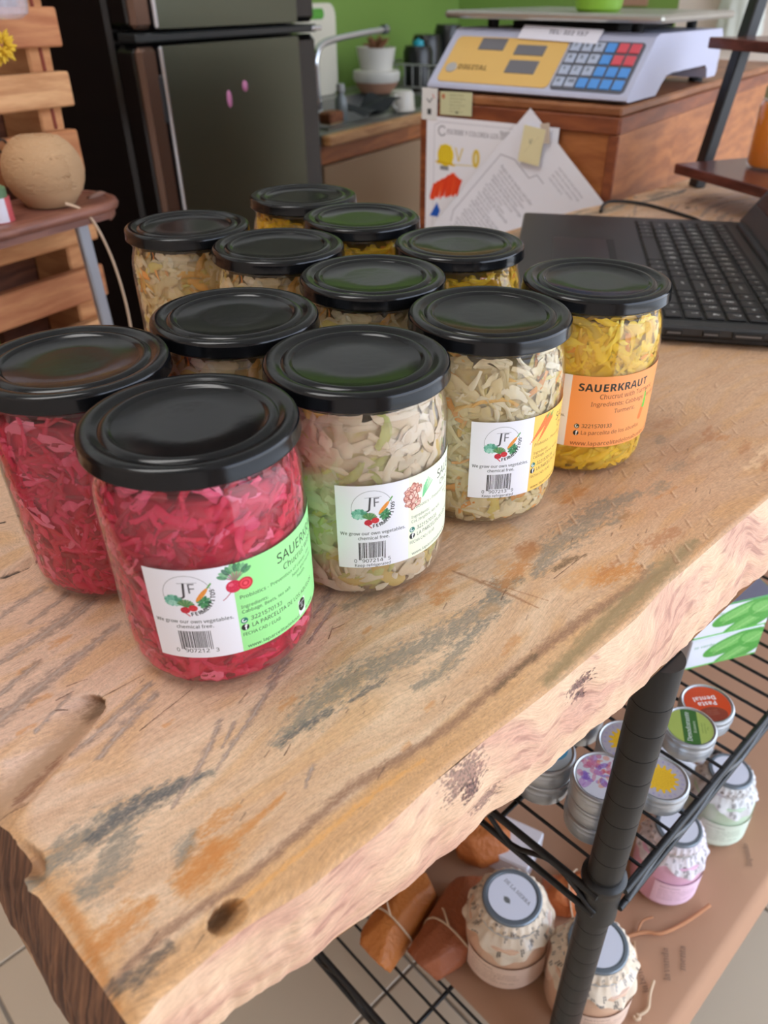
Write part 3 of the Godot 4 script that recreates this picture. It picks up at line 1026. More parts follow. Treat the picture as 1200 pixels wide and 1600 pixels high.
var kraut := [
	{"core": rgb8(186, 12, 48), "shades": [rgb8(216, 18, 62), rgb8(230, 40, 88), rgb8(242, 84, 124), rgb8(196, 10, 46), rgb8(146, 4, 28), rgb8(248, 124, 152)], "odds": [6, 5, 2, 5, 4, 1], "lo": 0.0022, "hi": 0.0070, "len": 0.020},
	{"core": rgb8(196, 168, 128), "shades": [rgb8(214, 192, 162), rgb8(206, 180, 148), rgb8(224, 206, 180), rgb8(190, 176, 92), rgb8(204, 170, 84), rgb8(176, 172, 92)], "odds": [7, 7, 3, 2, 1, 2], "lo": 0.0040, "hi": 0.0125, "len": 0.026},
	{"core": rgb8(202, 170, 112), "shades": [rgb8(222, 200, 158), rgb8(214, 188, 136), rgb8(230, 214, 182), rgb8(204, 180, 92), rgb8(236, 148, 48), rgb8(222, 164, 72)], "odds": [7, 6, 3, 3, 2, 2], "lo": 0.0030, "hi": 0.0095, "len": 0.023},
	{"core": rgb8(214, 158, 4), "shades": [rgb8(242, 196, 22), rgb8(234, 180, 8), rgb8(248, 216, 70), rgb8(222, 164, 4), rgb8(242, 140, 16), rgb8(204, 166, 30)], "odds": [7, 6, 3, 4, 1, 2], "lo": 0.0028, "hi": 0.0080, "len": 0.021},
]


func inner_radius(y: float) -> float:
	for k in range(3, JAR_GLASS.size() - 1):
		if y <= JAR_GLASS[k + 1].y:
			return lerpf(JAR_GLASS[k].x, JAR_GLASS[k + 1].x, clampf((y - JAR_GLASS[k].y) / maxf(JAR_GLASS[k + 1].y - JAR_GLASS[k].y, 1e-5), 0.0, 1.0))
	return 0.046


# shredded cabbage pressed against the glass: one mesh of several hundred curled shreds
func shreds(kind: int, count: int, seed_: int) -> ArrayMesh:
	var K: Dictionary = kraut[kind]
	rng.seed = seed_
	var bag := []
	for k in K.odds.size():
		for e in K.odds[k]: bag.append(K.shades[k])
	var V := PackedVector3Array()
	var N := PackedVector3Array()
	var C := PackedColorArray()
	var I := PackedInt32Array()
	var top := 0.1125
	for q in count:
		var a := rng.randf() * TAU
		var y := rng.randf_range(0.005, top)
		var dir := rng.randf_range(-0.75, 0.75) + (PI if rng.randf() < 0.5 else 0.0)
		if rng.randf() < 0.25: dir += PI * 0.5
		var L: float = K.len * rng.randf_range(0.45, 1.4)
		var fat := rng.randf()
		var W: float = lerpf(K.lo, K.hi, fat * fat)
		var curl := rng.randf_range(-80.0, 80.0)
		var depth := rng.randf_range(0.0, 1.0)
		depth = depth * depth * 0.0040
		var c: Color = bag[rng.randi() % bag.size()]
		c = c.lightened(rng.randf() * 0.06) if rng.randf() < 0.5 else c.darkened(rng.randf() * 0.10)
		if kind == 2 and c.g < 0.66: W *= 0.6
		c = c.srgb_to_linear()
		var vein := c.lerp(Color(1, 1, 1), 0.05)
		var waves := rng.randf_range(1.5, 4.0)
		var ph := rng.randf() * 6.0
		var n := 10
		var base := V.size()
		var pa := a
		var py := y
		for i in n + 1:
			var t := float(i) / n
			var r0 := inner_radius(clampf(py, 0.004, 0.119)) - 0.0016
			var wv := W * (0.55 + 0.45 * pow(sin(PI * clampf(t * 0.94 + 0.03, 0.0, 1.0)), 0.5)) * (1.0 + 0.22 * sin(t * 9.0 + ph * 2.0))
			var sx := -sin(dir)
			var sy := cos(dir)
			for e in 3:
				var o := (e - 1) * wv * 0.5
				var lift := sin(t * PI * waves + ph + e * 0.8) * 0.0008
				var r := r0 - depth - (0.0004 + lift if e == 1 else 0.0010 - lift * 0.6)
				r = minf(r, r0)
				var yy := clampf(py + sy * o, 0.0038, 0.116)
				r = minf(r, inner_radius(yy) - 0.0015)
				var aa := pa + sx * o / 0.047
				V.append(Vector3(sin(aa) * r, yy, cos(aa) * r))
				N.append(Vector3.ZERO)
				C.append(vein if e == 1 else c)
			pa += cos(dir) * L / n / 0.047
			py += sin(dir) * L / n
			dir += curl * L / n
		for i in n:
			for e in 2:
				var b := base + i * 3 + e
				var nn := (V[b + 4] - V[b]).cross(V[b + 3] - V[b + 1])
				var out := V[b]
				out.y = 0
				if nn.dot(out) < 0.0:
					nn = -nn
					I.append_array(PackedInt32Array([b, b + 1, b + 4, b, b + 4, b + 3]))
				else:
					I.append_array(PackedInt32Array([b, b + 4, b + 1, b, b + 3, b + 4]))
				for z in [b, b + 1, b + 3, b + 4]: N[z] += nn
	for k in N.size(): N[k] = N[k].normalized() if N[k].length_squared() > 0 else Vector3.UP
	var arr := []
	arr.resize(Mesh.ARRAY_MAX)
	arr[Mesh.ARRAY_VERTEX] = V
	arr[Mesh.ARRAY_NORMAL] = N
	arr[Mesh.ARRAY_COLOR] = C
	arr[Mesh.ARRAY_INDEX] = I
	var m := ArrayMesh.new()
	m.add_surface_from_arrays(Mesh.PRIMITIVE_TRIANGLES, arr)
	return m


func kraut_core(kind: int) -> ArrayMesh:
	var K: Dictionary = kraut[kind]
	var n := FastNoiseLite.new()
	n.seed = 31 + kind
	n.frequency = 1.0
	var P := PackedVector3Array()
	var C := PackedColorArray()
	var nu := 65
	var nv := 34
	for j in nv:
		var t := float(j) / (nv - 1)
		var y := lerpf(0.0035, 0.113, t)
		for i in nu:
			var a := TAU * (i % (nu - 1)) / (nu - 1)
			var r := inner_radius(y) - 0.0050
			r += n.get_noise_3d(sin(a) * 5.0, y * 90.0, cos(a) * 5.0) * 0.0018
			if j == 0 or j == nv - 1: r = 0.0
			P.append(Vector3(sin(a) * r, y, cos(a) * r))
			var c: Color = K.core
			var s := n.get_noise_3d(sin(a) * 9.0, y * 160.0, cos(a) * 9.0)
			c = c.lerp(K.shades[0 if s > 0 else 3], clampf(absf(s) * 1.4, 0.0, 0.8))
			C.append(c.srgb_to_linear())
	return grid_mesh(nu, nv, P, PackedVector2Array(), C)


# a curved sheet on the jar: angles in degrees, heights in metres
func wrap_sheet(a0: float, a1: float, y0: float, y1: float, r: float) -> ArrayMesh:
	var P := PackedVector3Array()
	var U := PackedVector2Array()
	var nu := 49
	for j in 2:
		for i in nu:
			var t := float(i) / (nu - 1)
			var a := deg_to_rad(lerpf(a0, a1, t))
			P.append(Vector3(sin(a) * r, lerpf(y0, y1, j), cos(a) * r))
			U.append(Vector2(t, 1.0 - j))
	return grid_mesh(nu, 2, P, U)


func make_jar(kind: int, labelled: bool) -> Node3D:
	var o := thing("sauerkraut_jar", "", "jar", Vector3.ZERO, 0.0, "jars of sauerkraut on the slab")
	var wet := mat("wet cabbage", Color.WHITE, 0.5)
	wet.vertex_color_use_as_albedo = true
	wet.metallic_specular = 0.35
	wet.subsurf_scatter_enabled = true
	wet.subsurf_scatter_strength = 0.12
	var core := put("cabbage_heart", kraut_core(kind), wet, o)
	core.set_meta("label", "packed cabbage behind the shreds")
	var sh := put("cabbage_shreds", shreds(kind, [1150, 720, 900, 1000][kind], 500 + kind), wet, o)
	sh.set_meta("kind", "stuff")
	# cloudy brine that fills the jar up to the shoulder
	var bp := []
	for e in JAR_GLASS:
		if e.y < 0.112: bp.append(Vector2(maxf(e.x - 0.0011, 0.0), e.y + (0.0010 if e.y < 0.004 else 0.0)))
	bp.append(Vector2(0.0, 0.1115))
	var bm := mat("brine %d" % kind, [rgb8(214, 26, 70), rgb8(216, 192, 158), rgb8(222, 198, 144), rgb8(240, 192, 20)][kind], 0.4)
	bm.transparency = BaseMaterial3D.TRANSPARENCY_ALPHA
	bm.albedo_color.a = [0.24, 0.17, 0.16, 0.22][kind]
	bm.metallic_specular = 0.2
	part("brine", lathe_st(bp, 64), bm, o)
	part("glass", lathe_st(JAR_GLASS, 72), glass_mat("jar glass", Color(0.93, 0.97, 0.95), 0.015), o)
	var lm := mat("black lid lacquer", rgb8(13, 14, 16), 0.17)
	lm.metallic_specular = 0.38
	lm.clearcoat_enabled = true
	lm.clearcoat = 0.15
	lm.clearcoat_roughness = 0.14
	bumpy(lm, noise_tex(8, 0.03, 3), 0.004)
	lm.uv1_triplanar = true
	lm.uv1_scale = Vector3(16, 16, 16)
	part("lid", lathe_st(JAR_LID, 96), lm, o)
	if labelled:
		var m := print_mat("label print %d" % kind, label_image(kind), 0.42)
		var l := put("paper_label", wrap_sheet(0.0, 176.0, 0.0258, 0.0788, 0.04965), m, o)
		l.set_meta("label", ["white and green printed label", "white and cream printed label", "white and yellow printed label", "white and orange printed label"][kind])
	return o


func make_jars() -> void:
	var protos := []
	for kind in 4:
		protos.append(make_jar(kind, true))
	# kind, x, z, turn of the label's left edge (None = label turned away), label
	var spots := [
		[0, 0.1361, -0.1464, -66.5, "black-lidded jar of crimson beet sauerkraut with a white and green label, nearest the corner"],
		[1, 0.2369, -0.1457, -57.0, "black-lidded jar of pale ginger sauerkraut with a white and cream label, beside the green-labelled jar"],
		[2, 0.3419, -0.1427, -58.5, "black-lidded cabbage and carrot jar with white and yellow label, between cream and orange labels"],
		[3, 0.4438, -0.1350, -112.0, "black-lidded jar of yellow turmeric sauerkraut with a bright orange label, in front of the laptop"],
		[0, 0.1280, -0.2484, 70.0, "black-lidded jar of dark red beet sauerkraut with no label showing, behind the green-labelled jar"],
		[2, 0.2288, -0.2468, 62.0, "black-lidded jar behind the gap between the green-labelled and cream-labelled jars, label turned away"],
		[2, 0.3396, -0.2455, 52.0, "black-lidded jar of cabbage directly behind the white and yellow labelled jar"],
		[3, 0.4429, -0.2600, 46.0, "black-lidded turmeric jar between the yellow-labelled jar and the leaning papers"],
		[2, 0.3382, -0.3508, 60.0, "black-lidded jar of pale cabbage at the middle of the heap, green gleam on its lid"],
		[3, 0.4430, -0.3730, 50.0, "black-lidded turmeric jar second from the back, in front of the beige panel"],
		[2, 0.3205, -0.4507, 64.0, "black-lidded jar of pale cabbage with orange carrot, farthest left in the back rows"],
		[3, 0.4577, -0.4720, 53.0, "black-lidded turmeric jar farthest back, before the fridge corner"],
	]
	var seen := {}
	for q in spots:
		var o: Node3D = protos[q[0]]
		if seen.has(q[0]):
			o = protos[q[0]].duplicate()
			o.name = numbered("sauerkraut_jar")
			add_child(o, true)
		seen[q[0]] = true
		o.position = Vector3(q[1], SLAB_TOP, q[2])
		o.rotation.y = deg_to_rad(q[3])
		o.set_meta("label", q[4])


# ------------------------------------------------------------------ laptop
func make_laptop() -> void:
	var o := thing("laptop", "open black laptop with white key legends standing behind the orange-labelled jar", "laptop", Vector3(0.583, SLAB_TOP, -0.320), deg_to_rad(36.0))
	var W := 0.438
	var D := 0.302
	var shell := mat("laptop shell", rgb8(40, 40, 40), 0.42)
	bumpy(shell, noise_tex(91, 0.2, 2), 0.004)
	shell.uv1_triplanar = true
	shell.uv1_scale = Vector3(20, 20, 20)
	var dark := mat("laptop dark plastic", rgb8(22, 22, 23), 0.5)
	var s := nst()
	box(s, Vector3(W * 0.5, 0.0155, D * 0.5), Vector3(W, 0.011, D), 0.0025)
	part("palm_rest_deck", s, shell, o)
	s = nst()
	box(s, Vector3(W * 0.5, 0.0065, D * 0.5 + 0.002), Vector3(W - 0.012, 0.007, D - 0.016), 0.002)
	for q in [[0.03, 0.03], [W - 0.03, 0.03], [0.03, D - 0.03], [W - 0.03, D - 0.03]]:
		lathe(s, [Vector2(0.0, 0.0), Vector2(0.009, 0.0), Vector2(0.008, 0.004)], 12, Transform3D(Basis.IDENTITY, Vector3(q[0], 0, q[1])))
	part("bottom_case", s, dark, o)
	# sockets along the near side
	var sock := mat("socket dark", rgb8(8, 8, 9), 0.5)
	var tongue := mat("socket metal", rgb8(120, 122, 124), 0.35, 0.8)
	for q in [[0.105, 0.040, 0.006], [0.165, 0.016, 0.006], [0.200, 0.016, 0.006], [0.235, 0.030, 0.007]]:
		s = nst()
		box(s, Vector3(-0.0006, 0.0145, q[0]), Vector3(0.002, q[2], q[1]), 0.0004)
		var so := part("side_socket", s, sock, o)
		s = nst()
		box(s, Vector3(-0.0014, 0.0145, q[0]), Vector3(0.001, 0.0018, q[1] * 0.8))
		part("socket_tongue", s, tongue, so)
	s = nst()
	box(s, Vector3(0.255, 0.0212, 0.078), Vector3(0.105, 0.0006, 0.068), 0.0002)
	var tp := part("touchpad", s, mat("touchpad", rgb8(36, 36, 37), 0.3), o)
	s = nst()
	box(s, Vector3(0.255, 0.0213, 0.117), Vector3(0.105, 0.0006, 0.009), 0.0002)
	part("touchpad_buttons", s, dark, tp)
	# keyboard well and keys: rows from the palm rest to the hinge
	s = nst()
	box(s, Vector3(0.216, 0.0210, 0.2175), Vector3(0.397, 0.0008, 0.125), 0.0002)
	part("keyboard_well", s, mat("keyboard well", rgb8(14, 14, 15), 0.6), o)
	var keym := mat("laptop key", rgb8(30, 30, 31), 0.45)
	var cap := {}
	var letters := ["1234567890", "QWERTYUIOP", "ASDFGHJKL", "ZXCVBNM"]
	var legend := nst()
	var pitch := 0.0192
	for row in 6:
		var z := 0.1655 + row * 0.0203
		var x := 0.405
		var keys := []
		match row:
			0: keys = [1.3, 1, 1, 1, 5.2, 1, 1, 1.2, 1, 1, 1, 1.6, 1, 1]
			1: keys = [2.1, 1, 1, 1, 1, 1, 1, 1, 1, 1, 1, 2.4, 1, 1, 1, 1]
			2: keys = [1.7, 1, 1, 1, 1, 1, 1, 1, 1, 1, 1, 1, 2.0, 1, 1, 1, 1]
			3: keys = [1.4, 1, 1, 1, 1, 1, 1, 1, 1, 1, 1, 1, 1, 1.4, 1, 1, 1, 1]
			4: keys = [1, 1, 1, 1, 1, 1, 1, 1, 1, 1, 1, 1, 1, 1.9, 1, 1, 1, 1]
			5: keys = [1, 1, 1, 1, 1, 1, 1, 1, 1, 1, 1, 1, 1, 1, 1, 1, 1, 1, 1, 1]
		var total := 0.0
		for k in keys: total += k
		var unit := 0.386 / total
		for i in keys.size():
			var w: float = keys[i] * unit
			var id := int(w * 10000.0) * 10 + (1 if row == 5 else 0)
			if not cap.has(id):
				s = nst()
				box(s, Vector3(0, 0.0012, 0), Vector3(w - 0.0028, 0.0024, 0.0168 if row < 5 else 0.0125), 0.0009)
				s.generate_normals()
				cap[id] = s.commit()
			var key := put("key", cap[id], keym, o)
			key.position = Vector3(x - w * 0.5, 0.0214, z)
			var ch := ""
			if row >= 1 and row <= 4 and i >= 1 and i - 1 < letters[4 - row].length():
				ch = letters[4 - row][i - 1]
			elif row in [1, 2, 3] and i > keys.size() - 5:
				ch = str(1 + (row - 1) * 3 + (i - keys.size() + 4) % 3)
			elif w > 0.03:
				ch = ["", "shift", "enter", "tab", "back", ""][row] if row < 5 else ""
			else:
				ch = ["fn", "F%d" % (i % 13)][1 if row == 5 else 0] if row in [0, 5] else "+"
			if ch:
				letter_on(legend, ch, Vector3(x - w * 0.5 + 0.002, 0.02395, z + 0.001), 0.0095 if ch.length() == 1 else 0.0046)
			x -= w
	part("key_legends", legend, mat("legend white", rgb8(214, 214, 210), 0.6), o)
	# hinge cover and screen leaning back
	s = nst()
	var hp := []
	for k in 9: hp.append(Vector3(0.03 + k * (W - 0.06) / 8.0, 0.0215, D - 0.004))
	tube(s, hp, 0.0065, 12)
	part("hinge_bar", s, dark, o)
	var T := Transform3D(Basis(Vector3.RIGHT, deg_to_rad(34.0)), Vector3(0, 0.0215, D - 0.002))
	s = nst()
	box(s, Vector3(W * 0.5, 0.128, 0.004), Vector3(W, 0.255, 0.0075), 0.002, T)
	var lid := part("screen_lid", s, shell, o)
	s = nst()
	box(s, Vector3(W * 0.5, 0.136, -0.0002), Vector3(W - 0.028, 0.212, 0.0012), 0.0003, T)
	part("screen_panel", s, mat("dark screen", rgb8(10, 10, 12), 0.12), lid)
	# its cable, out of the far side and round towards the cabinet
	s = nst()
	var cp := []
	for q in [[1.078, 0.909, -0.352], [1.100, 0.908, -0.372], [1.151, 0.9035, -0.413], [1.171, 0.9035, -0.468], [1.183, 0.9035, -0.515], [1.178, 0.904, -0.548], [1.150, 0.906, -0.566], [1.119, 0.906, -0.560], [1.09, 0.9035, -0.545]]:
		cp.append(Vector3(q[0], q[1], q[2]))
	tube(s, smooth_path(cp, 6), 0.0026, 8)
	var cb := part("power_cable", s, mat("black cable", rgb8(18, 18, 19), 0.5))
	tag(cb, "thin black cable curving over the bare wood behind the laptop", "cable")


# letter shapes lying flat on the keyboard deck, read from the palm rest (their tops point to the hinge)
func letter_on(s: SurfaceTool, text: String, at: Vector3, size: float) -> void:
	var t := TextMesh.new()
	t.text = text
	t.font = font_plain
	t.font_size = 16
	t.pixel_size = size / 16.0
	t.depth = 0.0
	t.curve_step = 6.0
	s.append_from(t, 0, Transform3D(Basis(Vector3(-1, 0, 0), Vector3(0, 0, 1), Vector3(0, 1, 0)), at))


# ------------------------------------------------------------------ cabinet, papers and scale
const CAB := Vector3(1.182, 0.0, -0.59)
const CAB_TURN := 12.0


func make_cabinet() -> void:
	var o := thing("wooden_cabinet", "brown wooden cabinet under the price scale, papers taped to its side", "cabinet", CAB, deg_to_rad(CAB_TURN))
	# local x runs away along its long side, z towards the viewer
	var front := wood_mat("cabinet board", 71, rgb8(186, 118, 66), rgb8(150, 86, 44), Vector3(3, 3, 3), 0.42, 0.05)
	var rail := wood_mat("cabinet rail", 72, rgb8(150, 84, 48), rgb8(112, 56, 32), Vector3(3, 3, 3), 0.4, 0.05)
	var s := nst()
	box(s, Vector3(0.56, 0.511, -0.185), Vector3(1.112, 1.022, 0.358), 0.003)
	part("carcass", s, front, o)
	s = nst()
	box(s, Vector3(0.56, 1.029, -0.185), Vector3(1.124, 0.014, 0.372), 0.003)
	part("top_board", s, wood_mat("cabinet top", 73, rgb8(168, 112, 70), rgb8(128, 76, 44), Vector3(3, 3, 3), 0.4, 0.05), o)
	s = nst()
	box(s, Vector3(-0.0005, 1.009, -0.185), Vector3(0.008, 0.025, 0.372), 0.002)
	box(s, Vector3(0.56, 1.009, 0.0), Vector3(1.124, 0.025, 0.006), 0.002)
	part("top_rail", s, rail, o)
	s = nst()
	box(s, Vector3(-0.0005, 0.50, -0.006), Vector3(0.006, 0.99, 0.018), 0.0015)
	box(s, Vector3(-0.0005, 0.50, -0.364), Vector3(0.006, 0.99, 0.018), 0.0015)
	part("corner_stile", s, rail, o)
	make_papers()
	make_scale()


func cab_t(local: Vector3) -> Vector3:
	return CAB + Basis(Vector3.UP, deg_to_rad(CAB_TURN)) * local


# a sheet standing on the cabinet's side face (local x < 0 side): centre f along the face from the near corner, height y, turned by a
func paper(called: String, label: String, cat: String, f: float, y: float, w: float, h: float, a: float, off: float, im: Image, curl := 0.004) -> void:
	var P := PackedVector3Array()
	var U := PackedVector2Array()
	var nu := 9
	var nv := 9
	for j in nv:
		for i in nu:
			var u := float(i) / (nu - 1)
			var v := float(j) / (nv - 1)
			var q := Vector2((u - 0.5) * w, (v - 0.5) * h).rotated(a)
			# u runs to the viewer's right: from the far edge towards the near corner
			P.append(Vector3(-off - curl * sin(u * PI) * (1.0 - v) - curl * 0.6 * (1.0 - v), q.y, q.x))
			U.append(Vector2(u, 1.0 - v))
	var o := Node3D.new()
	o.name = numbered(called)
	add_child(o, true)
	o.position = cab_t(Vector3(0, y, -f))
	o.rotation.y = deg_to_rad(CAB_TURN)
	tag(o, label, cat)
	var m := print_mat("print " + label, im, 0.7)
	put("printed_face", grid_mesh(nu, nv, P, U), m, o)
	var B := PackedVector3Array()
	for j in nv:
		for i in nu:
			var p := P[j * nu + nu - 1 - i]
			B.append(p + Vector3(0.0006, 0, 0))
	put("paper_back", grid_mesh(nu, nv, B), mat("paper white", rgb8(236, 236, 240), 0.8), o)


func make_papers() -> void:
	var white := rgb8(244, 244, 250)
	var ink := rgb8(110, 110, 118)
	# school drawing sheet
	var im := sheet(520, 560, white)
	stroke(im, [Vector2(34, 520), Vector2(34, 28), Vector2(60, 16), Vector2(490, 16)], 2, rgb8(196, 196, 206))
	stroke(im, arc_pts(66, 44, 15, 0.5, 5.6), 3, ink)
	write(im, "ESCRIBE Y COLOREA LOS DIBUJOS", 86, 52, 19, ink)
	write(im, "Nombre:", 300, 36, 15, ink)
	ellipse(im, 84, 122, 34, 36, rgb8(240, 208, 20))
	for k in 12: stroke(im, [Vector2(62 + k * 4, 92), Vector2(52 + k * 5.6, 152)], 4, [rgb8(226, 186, 10), rgb8(248, 224, 60)][k % 2])
	stroke(im, [Vector2(46, 146), Vector2(122, 152)], 7, rgb8(222, 180, 20))
	im.fill_rect(Rect2i(62, 158, 36, 14), rgb8(140, 140, 146))
	write(im, "V", 122, 138, 62, rgb8(222, 200, 110))
	stroke(im, [Vector2(120, 150), Vector2(206, 146)], 3, rgb8(224, 208, 140))
	ellipse(im, 211, 122, 15, 30, rgb8(228, 196, 70))
	ellipse(im, 211, 122, 6, 17, rgb8(238, 228, 180))
	rng.seed = 9
	for k in 44:      # felt-pen scribble in red
		var x := 24.0 + k * 2.8
		stroke(im, [Vector2(x - 8 + rng.randf() * 8, 268 - k * 0.7 + rng.randf() * 14), Vector2(x + 10, 178 + absf(k - 30) * 1.6 + rng.randf() * 8)], 7, [rgb8(240, 66, 16), rgb8(226, 50, 10), rgb8(246, 92, 40)][k % 3])
	for k in 14: stroke(im, [Vector2(24 + k * 2.4, 336), Vector2(36 + k * 2.2, 290 + absf(k - 7) * 4)], 4, rgb8(20, 90, 196))
	paper("drawing_sheet", "white school worksheet with yellow, red and blue crayon colouring taped to the cabinet", "paper", 0.2285, 0.860, 0.258, 0.280, 0.0, 0.006, im, 0.002)
	# folded sheet leaning at a slant over it
	im = sheet(640, 800, rgb8(240, 241, 249))
	var line := rgb8(160, 160, 172)
	stroke(im, [Vector2(40, 250), Vector2(120, 210), Vector2(250, 210), Vector2(270, 170), Vector2(330, 170)], 4, line)
	stroke(im, [Vector2(40, 250), Vector2(40, 640), Vector2(70, 690)], 4, line)
	rng.seed = 21
	var words := ["Reglas de la tienda y del taller", "traer bolsa de tela para llevar", "los frascos se devuelven limpios", "pedidos por mensaje de texto", "abierto de martes a domingo", "gracias por su compra local", "no tocar sin permiso", "pan los jueves y sabados", "hortalizas de temporada", "huevo de rancho", "miel de la sierra"]
	for k in 22:
		write(im, words[k % words.size()], 84 + (k % 3) * 8, 290 + k * 20, 21 if k % 4 == 0 else 17, line.darkened(0.12))
	for k in 4: write(im, words[(k * 3 + 1) % words.size()], 330, 70 + k * 22, 16, line)
	paper("leaning_sheet", "white printed sheet standing slantwise on its corner over the worksheet", "paper", 0.170, 0.856, 0.197, 0.280, -0.717, 0.012, im, 0.006)
	# price note: shaped scrap of yellow paper stuck to the slanted sheet
	im = sheet(200, 260, rgb8(232, 222, 176))
	stroke(im, [Vector2(70, 90), Vector2(84, 120), Vector2(96, 84)], 5, rgb8(120, 124, 96))
	stroke(im, [Vector2(40, 190), Vector2(150, 60)], 3, rgb8(206, 194, 150))
	paper("yellow_note", "small pale yellow scrap stuck near the top of the slanted sheet", "note", 0.140, 0.972, 0.040, 0.056, -0.12, 0.0205, im, 0.001)
	# card and sticker under the scale
	im = sheet(300, 190, rgb8(208, 208, 164))
	for k in 6: write(im, ["PARCELA FELIZ", "verduras frescas", "sin quimicos", "Miel y conservas", "tel. 322 157", "mercado local"][k], 90, 36 + k * 26, 20, rgb8(140, 140, 100))
	ellipse(im, 30, 40, 16, 22, rgb8(196, 120, 84))
	im.fill_rect(Rect2i(150, 158, 24, 16), rgb8(90, 92, 72))
	paper("green_card", "pale green visiting card taped under the left end of the scale", "card", 0.297, 1.0225, 0.064, 0.036, 0.02, 0.008, im, 0.0005)
	im = sheet(120, 200, rgb8(230, 230, 228))
	im.fill_rect(Rect2i(44, 130, 30, 36), rgb8(60, 60, 60))
	stroke(im, [Vector2(40, 70), Vector2(60, 90), Vector2(80, 62)], 8, rgb8(110, 108, 108))
	stroke(im, [Vector2(84, 40), Vector2(96, 60)], 6, rgb8(200, 90, 80))
	paper("white_sticker", "small white sticker beside the green card at the cabinet corner", "sticker", 0.352, 1.0185, 0.032, 0.050, 0.0, 0.0065, im, 0.0003)
	im = sheet(40, 60, rgb8(206, 190, 172))
	paper("tape_strip", "short strip of clear tape holding the slanted sheet to the wood", "tape", 0.118, 0.992, 0.016, 0.030, 0.15, 0.0195, im, 0.0004)


